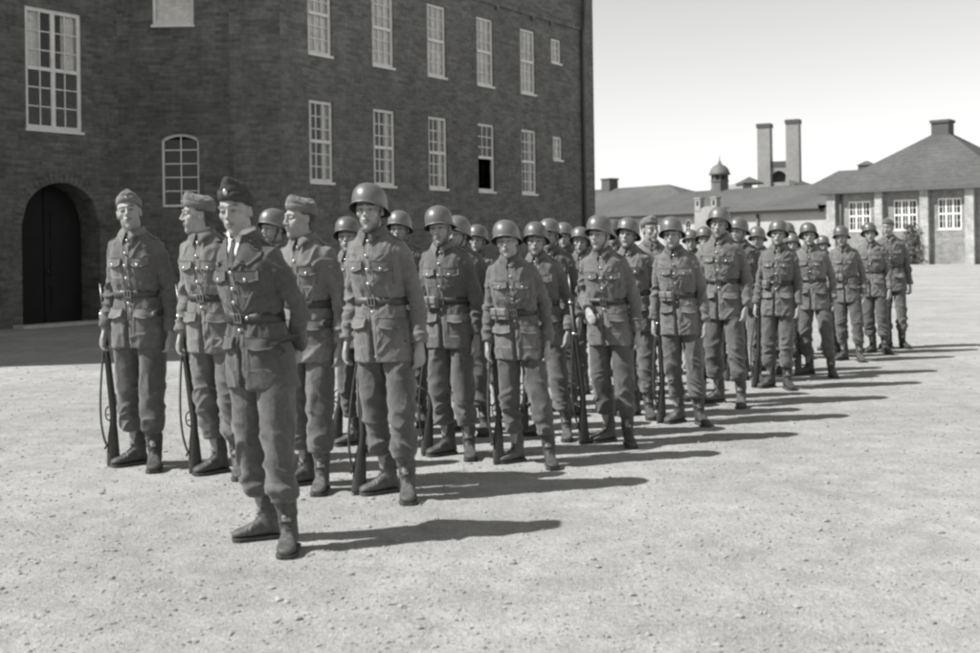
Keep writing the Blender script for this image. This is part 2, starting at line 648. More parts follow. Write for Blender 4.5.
def wall_mesh(L, H, holes, depth=0.14, z0=0.0):
    """wall in local XZ, outside towards -Y. holes: (x0,x1,z0,z1,rise)"""
    mb = MB()
    xs = sorted({0, L} | {h[0] for h in holes} | {h[1] for h in holes})
    zs = sorted({z0, H} | {h[2] for h in holes} | {h[3] for h in holes})
    for i in range(len(xs) - 1):
        for j in range(len(zs) - 1):
            xm, zm = (xs[i] + xs[i + 1]) / 2, (zs[j] + zs[j + 1]) / 2
            if any(h[0] < xm < h[1] and h[2] < zm < h[3] for h in holes):
                continue
            mb.add([(xs[i], 0, zs[j]), (xs[i + 1], 0, zs[j]), (xs[i + 1], 0, zs[j + 1]), (xs[i], 0, zs[j + 1])], [(0, 1, 2, 3)])
    for (a, b_, c, d, rise) in holes:
        if rise <= 0:
            out = [(a, c), (b_, c), (b_, d), (a, d)]
        else:
            n = 14
            arc = []
            for k in range(n + 1):
                t = k / n
                x = b_ + (a - b_) * t
                arc.append((x, d - rise + rise * math.sqrt(max(0, 1 - (2 * t - 1) ** 2)) if rise > (b_ - a) * .3 else d - rise * (2 * t - 1) ** 2))
            for k in range(n):
                (xa, za), (xb, zb) = arc[k], arc[k + 1]
                mb.add([(xb, 0, zb), (xa, 0, za), (xa, 0, d), (xb, 0, d)], [(0, 1, 2, 3)])
            out = [(a, c), (b_, c)] + arc
        n = len(out)
        V = [(x, 0, z) for x, z in out] + [(x, depth, z) for x, z in out]
        mb.add(V, [(k, k + n, (k + 1) % n + n, (k + 1) % n) for k in range(n)])
    return mb


def window(parent, x0, x1, z0, z1, y=0.05, cols=3, rows=6, mid=True, paint='paint', rise=0, curtain=0, cw=None, fw=0.065, sill=True, opened=False, mullion=False):
    """sash window: frame (a part) > pane, sill, curtain"""
    mb = MB()
    D = 0.06
    zt = z1 - rise
    mb.box(x0 + .002, x0 + fw, y, y + D, z0 + .002, zt)
    mb.box(x1 - fw, x1 - .002, y, y + D, z0 + .002, zt)
    mb.box(x0 + fw, x1 - fw, y, y + D, z0 + .002, z0 + fw)
    if rise:
        n = 12
        for k in range(n):
            t0, t1 = k / n, (k + 1) / n
            def arc(t, off):
                x = x0 + (x1 - x0) * t
                return (x0 + off + (x1 - x0 - 2 * off) * t, z1 - off - rise * (2 * t - 1) ** 2)
            a_, b_ = arc(t0, .002), arc(t1, .002)
            c_, d_ = arc(t1, fw), arc(t0, fw)
            V = [(a_[0], y, a_[1]), (b_[0], y, b_[1]), (c_[0], y, c_[1]), (d_[0], y, d_[1])]
            V += [(p[0], y + D, p[2]) for p in V]
            mb.add(V, [(3, 2, 1, 0), (4, 5, 6, 7), (0, 1, 5, 4), (2, 3, 7, 6)])
    else:
        mb.box(x0 + fw, x1 - fw, y, y + D, z1 - fw, z1 - .002)
    zm = (z0 + z1) / 2
    if mid:
        mb.box(x0 + fw, x1 - fw, y - .012, y + D, zm - .035, zm + .035)
    if mullion:
        xm = (x0 + x1) / 2
        mb.box(xm - .045, xm + .045, y - .006, y + D, z0 + fw, z1 - fw)
    bw_ = 0.022
    for i in range(1, cols):
        x = x0 + fw + (x1 - x0 - 2 * fw) * i / cols
        if opened:
            mb.box(x - bw_ / 2, x + bw_ / 2, y + .014, y + .044, zm + .035, z1 - fw)
        else:
            mb.box(x - bw_ / 2, x + bw_ / 2, y + .014, y + .044, z0 + fw, z1 - fw)
    for j in range(1, rows):
        z = z0 + fw + (z1 - z0 - 2 * fw) * j / rows
        if opened and z < zm:
            continue
        mb.box(x0 + fw, x1 - fw, y + .016, y + .042, z - bw_ / 2, z + bw_ / 2)
    fr_ = mb.build('window', M[paint], parent, False)
    pm = MB()
    zlo = zm if opened else z0 + fw
    pm.add([(x0 + fw, y + .030, zlo), (x1 - fw, y + .030, zlo), (x1 - fw, y + .030, zt - fw * .3), (x0 + fw, y + .030, zt - fw * .3)], [(0, 1, 2, 3)])
    pm.build('pane', M['glass'], fr_, False)
    if curtain:
        cm = MB()
        n = 40
        parts = [(x0 + .02, x1 - .02)] if curtain == 1 else [(x0 + .02, x0 + (x1 - x0) * .33), (x1 - (x1 - x0) * .3, x1 - .02)]
        for (a, b_) in parts:
            xs = np.linspace(a, b_, n)
            ys = y + (0.075 if curtain == 1 else .11) + 0.010 * np.sin(xs * 75 + np.sin(xs * 31) * 2)
            zb = zm + .04 if (opened or mullion) else z0 + .05
            V = [(x, yy, zb) for x, yy in zip(xs, ys)] + [(x, yy, z1 - .02) for x, yy in zip(xs, ys)]
            cm.add(V, [(k, k + 1, k + 1 + n, k + n) for k in range(n - 1)])
        cm.build('curtain', M['curtain'], fr_)
    if sill:
        s2 = MB()
        s2.box(x0 - .015, x1 + .015, -.03, y + .004, z0 - .055, z0 - .001)
        s2.build('sill', M[paint if sill == 1 else 'stone'], fr_, False)
    return fr_


bar = empty('brick_building', (0, 0, 0))
tag(bar, 'large dark brick barracks with rows of white sash windows and an arched doorway', 'building')


def place(o, p, rz):
    o.location = p
    o.rotation_euler = (0, 0, rz)


# receding main front
LW = 13.0
holes = []
T5 = [(0.84, 1.60), (2.96, 3.75), (5.03, 5.80), (7.13, 7.90), (9.2, 9.97)]
for i, (a, b_) in enumerate(T5):
    holes.append((a, b_, 2.92, 4.70, 0))
    holes.append((a, b_, 5.72, 7.50, 0))
holes += [(10.85, 11.38, 3.95, 4.62, 0), (10.82, 11.38, 6.76, 7.45, 0)]
holes += [(a, b_, 8.6, 10.3, 0) for a, b_ in T5]
wm = wall_mesh(LW, HB, holes)
W = wm.build('wall', M['brick'], bar, False)
place(W, C0, AW)
for i, (a, b_) in enumerate(T5):
    f1 = window(W, a, b_, 2.92, 4.70, curtain=(2, 2, 2, 0, 2)[i], opened=(i == 3))
    f2 = window(W, a, b_, 5.72, 7.50, curtain=1)
    f4 = window(W, a, b_, 8.6, 10.3, curtain=1)
for (a, b_, c, d) in ((10.85, 11.38, 3.95, 4.62), (10.82, 11.38, 6.76, 7.45)):
    window(W, a, b_, c, d, cols=2, rows=3, mid=False, curtain=1)
# all windows hang directly under the building, one level up
def lift(parent_wall):
    for ch in list(parent_wall.children):
        if ch.name.startswith('window'):
            mw = Matrix.Translation(parent_wall.location) @ Matrix.Rotation(parent_wall.rotation_euler[2], 4, 'Z')
            ch.parent = bar
            ch.matrix_local = mw
lift(W)
mb = MB()
mb.box(-.0, LW + .02, -.055, .0, 7.90, 8.02)
for t in (8.0, 9.75, 10.75, 4, 6):
    mb.box(t, t + .1, -.07, -.0, 7.78, 7.9)
sc_ = mb.build('string_course', M['brick'], bar, False)
place(sc_, C0, AW)
mb = MB()
mb.box(LW - .42, LW + .08, -.10, .0, 0, HB)
pl = mb.build('pilaster', M['brick'], bar, False)
place(pl, C0, AW)
mb = MB()
mb.tube([(LW - .50, -.09, .1), (LW - .50, -.09, 7.7), (LW - .56, -.2, 8.3), (LW - .56, -.2, HB)], [.055] * 4, 10)
dp = mb.build('downpipe', M['metal_pipe'], bar)
place(dp, C0, AW)

# short front-facing bay with the arched stair window
holes = [(0.89, 1.69, 2.38, 3.92, .10), (0.74, 1.62, 6.22, 8.2, 0)]
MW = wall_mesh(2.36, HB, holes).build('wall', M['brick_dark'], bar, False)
place(MW, P1, 0)
M2W = wall_mesh(C0.x - P1.x - 2.36, HB, []).build('wall', M['brick'], bar, False)  # lighter brick past the panel edge, also standing in for raking sunlight
place(M2W, P1 + Vector((2.36, 0, 0)), 0)
window(MW, 0.89, 1.69, 2.38, 3.92, cols=2, rows=5, mid=False, rise=.10, fw=.05, sill=0, y=.07)
window(MW, 0.74, 1.62, 6.22, 8.2, cols=1, rows=2, mid=False, curtain=1, mullion=False)
lift(MW)
mb = MB()       # relieving arch and panel edge around the stair window
for k in range(15):
    t = (k + .5) / 15
    x = 0.84 + .9 * t
    z = 3.965 - .10 * (2 * t - 1) ** 2
    mb.box(x - .024, x + .024, -.022, 0, z, z + .2)
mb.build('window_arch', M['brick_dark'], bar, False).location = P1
mb = MB()
mb.box(2.36, 2.40, -.03, 0, 1.2, 3.95)
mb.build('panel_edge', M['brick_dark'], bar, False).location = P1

# near wing with tall window and arched doorway
LL = 14.0
PS = Vector((P1.x - DX * LL, P1.y - DY * LL, 0))
holes = [(LL - 2.14, LL - 0.86, 3.90, 6.30, 0), (LL - 2.27, LL - 0.49, 0.02, 2.85, .85), (LL - 6.5, LL - 5.2, 3.9, 6.3, 0), (LL - 6.5, LL - 5.2, .8, 2.4, 0)]
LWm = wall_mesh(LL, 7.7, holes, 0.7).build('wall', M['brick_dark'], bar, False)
place(LWm, PS, AW)
window(LWm, LL - 2.14, LL - .86, 3.90, 6.30, cols=4, rows=6, mid=True, mullion=True, fw=.08, curtain=2)
window(LWm, LL - 6.5, LL - 5.2, 3.90, 6.30, cols=4, rows=6, mid=True, mullion=True, fw=.08)
window(LWm, LL - 6.5, LL - 5.2, .8, 2.4, cols=4, rows=4, mid=True, mullion=True, fw=.08)
lift(LWm)
mb = MB()       # unseen upper block of the wing, raised to keep the bay in shade
mb.box(0, LL - .02, .02, 12, 7.7, 15.4)
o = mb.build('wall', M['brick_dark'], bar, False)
place(o, PS, AW)
mb = MB()       # arch ring of the doorway
xc, hw = LL - 1.38, .89
for k in range(27):
    a = PI * (k + .5) / 27
    for r0, r1, yy in ((1.0, 1.22, -.012),):
        c, s_ = math.cos(a), math.sin(a)
        w_ = .045
        px_, pz_ = xc + hw * c, 2.0 + .85 * s_
        qx, qz = xc + (hw + .2) * c, 2.0 + 1.07 * s_
        tx, tz = -s_ * w_, c * w_
        V = [(px_ - tx, yy, pz_ - tz), (px_ + tx, yy, pz_ + tz), (qx + tx * 1.15, yy, qz + tz * 1.15), (qx - tx * 1.15, yy, qz - tz * 1.15)]
        V += [(p[0], .0, p[2]) for p in V]
        mb.add(V, [(3, 2, 1, 0), (0, 1, 5, 4), (1, 2, 6, 5), (2, 3, 7, 6), (3, 0, 4, 7)])
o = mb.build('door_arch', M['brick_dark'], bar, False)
place(o, PS, AW)
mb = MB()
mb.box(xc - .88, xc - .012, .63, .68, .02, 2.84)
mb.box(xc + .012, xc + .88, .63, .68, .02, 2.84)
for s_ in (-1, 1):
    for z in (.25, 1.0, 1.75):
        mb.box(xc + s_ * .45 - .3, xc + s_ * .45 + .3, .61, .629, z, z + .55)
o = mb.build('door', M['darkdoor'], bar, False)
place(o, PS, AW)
h_ = MB()
h_.tube([(xc + .07, .60, 1.0), (xc + .07, .57, 1.0), (xc + .07, .57, 1.12), (xc + .07, .60, 1.12)], [.01] * 4, 8)
hh = h_.build('handle', M['steel'], o)
mb = MB()
mb.box(xc - 1.1, xc + 1.1, -.35, 0, 0, .06)
o = mb.build('doorstep', M['stone'], bar, False)
place(o, PS, AW)
# back, ends and roof so the block is closed
BK = Vector((-DY, DX, 0))
fl = [PS, P1, C0, C0 + Vector((DX, DY, 0)) * LW]
end = fl[-1] + BK * 12
st_ = PS + BK * 12
mb = MB()
def quadw(a, b_, z0, z1):
    mb.add([(a.x, a.y, z0), (b_.x, b_.y, z0), (b_.x, b_.y, z1), (a.x, a.y, z1)], [(0, 1, 2, 3)])
quadw(fl[-1], end, 0, HB)
quadw(end, st_, 0, HB)
quadw(st_, PS, 0, 15.4)
mb.build('wall', M['brick'], bar, False)
mb = MB()
sl0 = [(-2.2, 2.75), (-.1, -.4), (LW + .4, -.4), (LW + .4, 12.3), (-2.2, 12.3)]
mb.loft([np.array([(x, y, z) for x, y in sl0]) for z in (HB + .002, HB + .25)])
V = [(-.1, -.4, HB + .25), (LW + .4, -.4, HB + .25), (LW + .4, 12, HB + .25), (-2.2, 12, HB + .25), (3, 5.8, HB + 3.4), (LW - 5, 5.8, HB + 3.4)]
mb.add(V, [(0, 1, 5, 4), (1, 2, 5), (2, 3, 4, 5), (3, 0, 4)])
o = mb.build('roof', M['roof'], bar, False)
place(o, C0, AW)
mb = MB()
mb.box(-1.97, -1.92, 2.81, 12, 0, HB)
o = mb.build('wall', M['brick'], bar, False)
place(o, C0, AW)
mb = MB()
mb.box(0, LL - .02, 0, 12, 15.41, 15.7)  # roof over the unseen upper block
o = mb.build('roof', M['roof'], bar, False)
place(o, PS, AW)
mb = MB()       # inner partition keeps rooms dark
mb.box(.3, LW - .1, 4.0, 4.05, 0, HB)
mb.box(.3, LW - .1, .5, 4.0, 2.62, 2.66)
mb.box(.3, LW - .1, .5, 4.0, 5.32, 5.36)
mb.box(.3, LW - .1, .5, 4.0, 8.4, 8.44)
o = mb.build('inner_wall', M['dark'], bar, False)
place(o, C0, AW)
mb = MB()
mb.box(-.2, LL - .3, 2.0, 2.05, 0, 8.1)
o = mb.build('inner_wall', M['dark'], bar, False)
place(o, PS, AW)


# ------------------------------------------------------------------ far buildings
def hip_roof(mb, x0, x1, y0, y1, z, rise, ridge_x0, ridge_x1, ov=.5, th=.18):
    a, b_, c, d = x0 - ov, x1 + ov, y0 - ov, y1 + ov
    ym = (y0 + y1) / 2
    mb.add([(a, c, z), (b_, c, z), (b_, d, z), (a, d, z), (a, c, z - th), (b_, c, z - th), (b_, d, z - th), (a, d, z - th), (ridge_x0, ym, z + rise), (ridge_x1, ym, z + rise)],
           [(0, 1, 9, 8), (1, 2, 9), (2, 3, 8, 9), (3, 0, 8), (4, 5, 1, 0), (5, 6, 2, 1), (6, 7, 3, 2), (7, 4, 0, 3), (7, 6, 5, 4)])


# brick hall with hipped roof
K0 = Vector((22.0, 74.0, 0))
AH = math.atan2(-.643, .766)
hall = empty('brick_hall', K0, AH)
tag(hall, 'low brick hall at the right edge with tall hipped roof, pilasters and white windows', 'building')
u_ = lambda px: ((74 * (px - CX) / F - 22.0) / (.766 + .643 * (px - CX) / F))
HL = 11.0
wz = [(u_(848.6), u_(871), 0), (u_(893.7), u_(917.7), 0), (u_(938), u_(962), 0)]
holes = []
WZ0, WZ1 = 2.13, 4.02
for a, b_, _ in wz:
    holes.append((a, b_, WZ0, WZ1, 0))
wl = wall_mesh(HL, 4.7, holes, .2).build('wall', M['brick_hall'], hall, False)
for a, b_, _ in wz:
    fr_ = window(hall, a, b_, WZ0, WZ1, cols=3, rows=4, mid=False, paint='paint_far', fw=.09, sill=True)
    ex = MB()
    w3 = (b_ - a - .18) / 3
    for k in (1, 2):
        x = a + .09 + w3 * k
        ex.box(x - .06, x + .06, .035, .11, WZ0 + .09, WZ1 - .09)
    zc = (WZ0 + WZ1) / 2
    ex.box(a + .09, b_ - .09, .03, .11, zc - .05, zc + .05)
    for k in range(3):
        x = a + .09 + w3 * (k + .5)
        ex.box(x - .02, x + .02, .045, .10, WZ0 + .09, zc - .05)
        ex.box(x - .02, x + .02, .045, .10, zc + .05, WZ1 - .09)
    ex.build('glazing_bar', M['paint_far'], fr_, False)
mb = MB()
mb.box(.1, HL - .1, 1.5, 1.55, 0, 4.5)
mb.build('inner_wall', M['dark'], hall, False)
for (pa, pb) in ((829, 837.5), (877, 884.5), (922, 930.5), (967, 976)):
    mb = MB()
    mb.box(u_(pa), u_(pb), -.35, 0, 0, 4.66)
    mb.build('pilaster', M['brick_light'], hall, False)
mb = MB()
mb.tube([(u_(842), -.12, .2), (u_(842), -.12, 4.5)], [.07, .07], 10)
mb.build('downpipe', M['metal_pipe'], hall)
mb = MB()
mb.add([(0, 0, 0), (0, 11, 0), (0, 11, 4.7), (0, 0, 4.7)], [(0, 3, 2, 1)])
mb.add([(HL, 0, 0), (HL, 11, 0), (HL, 11, 4.7), (HL, 0, 4.7)], [(0, 1, 2, 3)])
mb.add([(0, 11, 0), (HL, 11, 0), (HL, 11, 4.7), (0, 11, 4.7)], [(0, 3, 2, 1)])
mb.build('wall', M['brick_hall'], hall, False)
mb = MB()
hip_roof(mb, 0, HL, 0, 11, 4.72, 3.95, 5.35, 5.65, .55)
rf = mb.build('roof', M['roof'], hall, False)
mb = MB()
mb.box(4.95, 6.05, 4.95, 6.05, 8.1, 9.25)
mb.box(4.87, 6.13, 4.87, 6.13, 9.13, 9.32)
mb.build('chimney', M['soot'], rf, False)
mb = MB()
mb.box(-.62, HL + .6, -.66, -.56, 4.55, 4.68)
mb.build('gutter', M['metal_pipe'], rf, False)

# long rendered range
RA = Vector((22.6, 76.2, 0))
RB = Vector((9.2, 94.0, 0))
dv = (RA - RB)
LLn = dv.length
AR = math.atan2(dv.y, dv.x)
rng_b = empty('long_range', RB, AR)
tag(rng_b, 'long low pale walled range with a shallow roof and lantern turret behind the soldiers', 'building')
def ur(px):
    u = (px - CX) / F
    dx_, dy_ = dv.x / LLn, dv.y / LLn
    return (RB.y * u - RB.x) / (dx_ - dy_ * u)
holes = [(ur(684.5), ur(691.5), 2.3, 3.35, .3)]
wall_mesh(LLn, 3.75, holes, .2).build('wall', M['render_wall'], rng_b, False)
window(rng_b, ur(684.5), ur(691.5), 2.3, 3.35, cols=2, rows=3, mid=False, rise=.28, paint='paint_far', sill=False, fw=.1)
mb = MB()
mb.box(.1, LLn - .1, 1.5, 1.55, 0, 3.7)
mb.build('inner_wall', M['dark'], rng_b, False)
mb = MB()
mb.add([(0, 10, 0), (LLn, 10, 0), (LLn, 10, 3.75), (0, 10, 3.75)], [(0, 3, 2, 1)])
mb.add([(0, 0, 0), (0, 10, 0), (0, 10, 3.75), (0, 0, 3.75)], [(0, 3, 2, 1)])
mb.build('wall', M['render_wall'], rng_b, False)
mb = MB()
mb.add([(-3, -.5, 3.95), (LLn + 6, -.5, 3.95), (LLn + 6, 5, 5.72), (-3, 5, 5.72), (LLn + 6, 10.5, 3.95), (-3, 10.5, 3.95)], [(0, 1, 2, 3), (3, 2, 4, 5), (0, 3, 5), (1, 4, 2)])
rr = mb.build('roof', M['roof'], rng_b, False)
mb = MB()
mb.box(-3, LLn - .3, -.62, -.5, 3.72, 4.0)
mb.box(-3, LLn - .3, -.45, -.003, 3.5, 3.7)
mb.build('gutter', M['metal_pipe'], rr, False)
mb = MB()
mb.tube([(ur(759), -.12, 0), (ur(759), -.12, 3.5)], [.09, .09], 8)
mb.build('downpipe', M['metal_pipe'], rng_b)
# lantern turret on the ridge
xt = min(np.linspace(0, LLn, 400), key=lambda x: abs((lambda p: CX + F * p.x / p.y)(RB + Matrix.Rotation(AR, 3, 'Z') @ Vector((x, 5, 0))) - 720.5))
tur = MB()
for (z0, z1, a, b_) in ((5.2, 5.75, .78, .78), (5.75, 6.9, .68, .66), (6.35, 6.45, .74, .74)):
    tur.loft([ell(xt, 5, z0, a, a, 8), ell(xt, 5, z1, b_, b_, 8)])
tl = tur.build('turret', M['copper'], rng_b, False)
dm = MB()
prof = [(6.88, .84), (6.98, .84), (7.15, .76), (7.4, .66), (7.6, .45), (7.72, .2), (7.85, .14), (8.05, .04), (8.4, .02)]
dm.loft([ell(xt, 5, z, r, r, 16) for z, r in prof])
dm.build('dome', M['copper'], tl)
for k in range(8):
    a = PI / 4 * k + PI / 8
    lo = MB()
    r_ = .675
    tx, ty = -math.sin(a), math.cos(a)
    cxx, cyy = xt + math.cos(a) * (r_ * .925), 5 + math.sin(a) * (r_ * .925)
    V = []
    for off in (0.0, .03):
        for (s2, z) in ((-.15, 6.5), (.15, 6.5), (.15, 6.82), (-.15, 6.82)):
            V.append((cxx + tx * s2 + math.cos(a) * off, cyy + ty * s2 + math.sin(a) * off, z))
    lo.add(V, [(4, 5, 6, 7), (0, 1, 5, 4), (2, 3, 7, 6)])
    lo.build('louvre', M['dark'], tl, False)
# small rendered porch with two little turrets
px0, px1 = ur(706), ur(729)
po = MB()
po.box(px0, px1, -1.2, -.004, 0, 3.85)
po.add([(px0, -1.2, 3.85), (px1, -1.2, 3.85), (px1, 0, 3.85), (px0, 0, 3.85), ((px0 + px1) / 2, -1.2, 4.2), ((px0 + px1) / 2, 0, 4.2)], [(0, 1, 4), (1, 2, 5, 4), (3, 0, 4, 5), (2, 3, 5)])
pb = po.build('porch', M['chimney_light'], rng_b, False)
for x in (px0 + .1, px1 - .55):
    pt = MB()
    pt.box(x - .02, x + .5, -1.24, -.8, 3.85, 4.75)
    pt.box(x - .08, x + .56, -1.3, -.74, 4.75, 4.85)
    pp = pt.build('pinnacle', M['chimney_light'], pb, False)
    ho = MB()
    ho.box(x + .14, x + .34, -1.25, -1.22, 4.25, 4.6)
    ho.build('opening', M['dark'], pp, False)  # dark plate on the face in place of a shaded hole

# twin boiler chimneys behind
Zc = 102.0
tw = empty('twin_chimneys', (atz(783, 200, Zc).x, Zc, 0))
tw.rotation_euler = (0, 0, R(-26))
tag(tw, 'pair of tall pale chimney stacks joined by a low arched block', 'chimney')
pw = Zc / F
for (a, b_, top) in ((-25.5, -12, 122.5), (3, 16.5, 120)):
    mb = MB()
    zt_ = atz(780, top, Zc).z
    x0, x1 = a * pw, b_ * pw
    mb.loft([[(x0, 0, 0), (x1, 0, 0), (x1, 1.2, 0), (x0, 1.2, 0)], [(x0 + .04, .04, zt_ - .35), (x1 - .04, .04, zt_ - .35), (x1 - .04, 1.16, zt_ - .35), (x0 + .04, 1.16, zt_ - .35)]])
    s_ = mb.build('stack', M['chimney_light'], tw, False)
    mb = MB()
    mb.box(x0 - .03, x1 + .03, -.03, 1.23, zt_ - .35, zt_)
    mb.build('cap', M['soot'], s_, False)
mb = MB()
zt_ = atz(780, 161, Zc).z
x0, x1 = -12 * pw, 3 * pw
hb = wall_mesh(x1 - x0, zt_ - .5, [(.05, x1 - x0 - .05, atz(780, 182, Zc).z, atz(780, 170.5, Zc).z, .35)], .6)
o = hb.build('link_wall', M['chimney_light'], tw, False)
o.location = (x0, .25, 0)
mb = MB()
mb.box(x0, x1, .2, 1.1, zt_ - .5, zt_)
mb.build('link_roof', M['soot'], tw, False)
mb = MB()
mb.box(x0, x1, 1.0, 1.05, 0, zt_ - .5)
mb.build('inner_wall', M['soot'], tw, False)

# boiler house low roofs either side
bh = empty('boiler_house', (atz(782, 200, 98).x, 100.5, 0), R(12))
tag(bh, 'low boiler house with dark hipped roof around the foot of the twin chimneys', 'building')
mb = MB()
mb.box(-3.0, -2.1, 0, 4, 0, 6.75)
mb.box(2.1, 3.4, 0, 4, 0, 6.6)
mb.build('wall', M['chimney_light'], bh, False)
mb = MB()
hip_roof(mb, -3.0, -1.3, -.2, 1.2, 6.75, .55, -2.2, -2.1, .12, .12)
hip_roof(mb, 1.95, 3.3, 0, 4, 6.65, .9, 1.9, 2.0, .1, .1)
mb.build('roof', M['roof'], bh, False)

# annex behind, roof peaks left of the hall
ax = empty('annex_building', (25.3, 90, 0), AH)
tag(ax, 'grey hip roofed annex with a small chimney, peeping out left of the hall roof', 'building')
mb = MB()
mb.box(-2.2, 6, 0, 7, 0, 4.7)
mb.build('wall', M['brick_hall'], ax, False)
mb = MB()
hip_roof(mb, -2.2, 6, 0, 7, 4.7, 2.5, 0.9, 5.4, .4)
r2 = mb.build('roof', M['roof'], ax, False)
mb = MB()
cxp = 3.3
mb.box(cxp - .5, cxp + .55, 2.8, 3.8, 6.2, 7.5)
mb.add([(cxp - .62, 2.7, 7.5), (cxp + .67, 2.7, 7.5), (cxp + .67, 3.9, 7.5), (cxp - .62, 3.9, 7.5), (cxp - .1, 3.3, 7.85), (cxp + .1, 3.3, 7.85)], [(0, 1, 5, 4), (1, 2, 5), (2, 3, 4, 5), (3, 0, 4)])
mb.build('chimney', M['soot'], r2, False)

# hip roofed block beyond the barracks corner
kb = Vector((atz(706, 215, 100).x, 100, 0))
bl = empty('hip_roofed_block', kb, AR)
tag(bl, 'grey hipped roof building with a squat chimney just right of the barracks corner', 'building')
mb = MB()
mb.box(-26, 0, 0, 10, 0, 3.95)
mb.build('wall', M['brick_hall'], bl, False)
mb = MB()
hip_roof(mb, -26, 0, 0, 10, 4.0, 3.25, -20, -9.2, .4)
r3 = mb.build('roof', M['roof'], bl, False)
# chimney placed where its ray meets the ridge line
ridge = [bl.location + Matrix.Rotation(AR, 3, 'Z') @ Vector((x, 5, 0)) for x in np.linspace(-20, -9.2, 60)]
best = min(range(60), key=lambda i: abs(CX + F * ridge[i].x / ridge[i].y - 611))
xr = np.linspace(-20, -9.2, 60)[best]
mb = MB()
mb.box(xr - .6, xr + .6, 4.4, 5.6, 6.6, 8.15)
mb.box(xr - .68, xr + .68, 4.32, 5.68, 8.15, 8.3)
mb.build('chimney', M['soot'], r3, False)

# shrub trained against the hall wall
sh = empty('wall_shrub', K0 + Matrix.Rotation(AH, 3, 'Z') @ Vector((u_(914), -.3, 0)), AH)
tag(sh, 'dark climbing shrub against the hall wall beside a pilaster', 'shrub')
mb = MB()
for k in range(5):
    a = rng.rand() * 1.2 - .6
    mb.tube([(a * .2, 0, 0), (a * .5, -.05, .8), (a, -.03, 1.7)], [.03, .02, .008], 6)
mb.build('stem', M['wood'], sh)
mt = M['leaf'] = newmat('leaf', 0.11, 0.8)
mb = MB()
for k in range(700):
    a, h = rng.randn() * .38, abs(rng.rand()) * 2.3 + .15
    c = np.array([a * (1.15 - h * .25), -.05 - rng.rand() * .28, h])
    d1, d2 = rng.randn(3) * .05, rng.randn(3) * .05
    mb.add([c - d1, c + d2, c + d1, c - d2], [(0, 1, 2, 3)])
mb.build('foliage', M['leaf'], sh, False)


# ------------------------------------------------------------------ people
def smin(a, b_, k):
    h = np.clip(0.5 + 0.5 * (b_ - a) / k, 0, 1)
    return b_ * (1 - h) + a * h - k * h * (1 - h)


def smax(a, b_, k):
    return -smin(-a, -b_, k)


def sd_ell(P, c, r):
    Q = (P - np.array(c)) / np.array(r)
    k0 = np.linalg.norm(Q, axis=1)
    k1 = np.linalg.norm(Q / np.array(r), axis=1)
    return k0 * (k0 - 1) / np.maximum(k1, 1e-6)


def sd_cap(P, a, b_, ra, rb):
    a, b_ = np.array(a), np.array(b_)
    pa, ba = P - a, b_ - a
    h = np.clip((pa @ ba) / (ba @ ba), 0, 1)
    return np.linalg.norm(pa - h[:, None] * ba, axis=1) - (ra + (rb - ra) * h)


def head_sdf(P, q):
    X = P.copy()
    X[:, 0] = np.abs(X[:, 0])
    jw, nl, ck = q['jaw'], q['nose'], q['cheek']
    d = sd_ell(X, (0, .018, .030), (.076, .096, .082))
    d = smin(d, sd_ell(X, (0, -.026, -.040), (.056 * jw, .064, .082)), .032)
    d = smin(d, sd_ell(X, (.038 * jw, -.008, -.066), (.018, .036, .028)), .026)
    d = smin(d, sd_ell(X, (0, -.072, -.103), (.024 * jw, .020, .020)), .022)
    d = smin(d, sd_ell(X, (.043, -.056, -.022), (.022 * ck, .024, .022)), .018)
    d = smin(d, sd_cap(X, (.006, -.090, .022), (.050, -.070, .020), .0085, .0075), .016)
    # neck
    d = smin(d, sd_cap(P, (0, .020, -.06), (0, .034, -.24), .056, .060), .03)
    # eye sockets
    d = smax(d, -sd_ell(X, (.032, -.104, .000), (.020, .0215, .0125)), .018)
    d = smin(d, sd_ell(X, (.031, -.0735, -.002), (.0150, .0125, .0105)), .008)
    # upper lid fold
    d = smin(d, sd_cap(X, (.018, -.083, .007), (.044, -.076, .006), .0028, .0024), .010)
    # nose
    d = smin(d, sd_cap(X, (0, -.088, .012), (0, -.1075 - nl, -.029), .0060, .0095), .010)
    d = smin(d, sd_ell(X, (.0115, -.100, -.034), (.0085, .0095, .0075)), .006)
    d = smax(d, -sd_ell(X, (.007, -.107, -.0435), (.004, .006, .003)), .002)
    # muzzle and lips
    d = smin(d, sd_ell(X, (0, -.0775, -.064), (.030, .016, .022)), .016)
    d = smin(d, sd_ell(X, (0, -.0925, -.0585), (.021, .0080, .0055)), .006)
    d = smin(d, sd_ell(X, (0, -.0905, -.0690), (.018, .0080, .0060)), .006)
    d = smax(d, -sd_ell(X, (0, -.104, -.0637), (.022, .011, .0016 + q['mouth'])), .0025)
    d = smax(d, -sd_ell(X, (0, -.105, -.083), (.018, .014, .005)), .008)
    # ears
    d = smin(d, sd_ell(X, (.079, .012, -.006), (.007, .018, .029)), .006)
    d = smax(d, -sd_ell(X, (.088, .006, -.003), (.006, .009, .014)), .004)
    return d


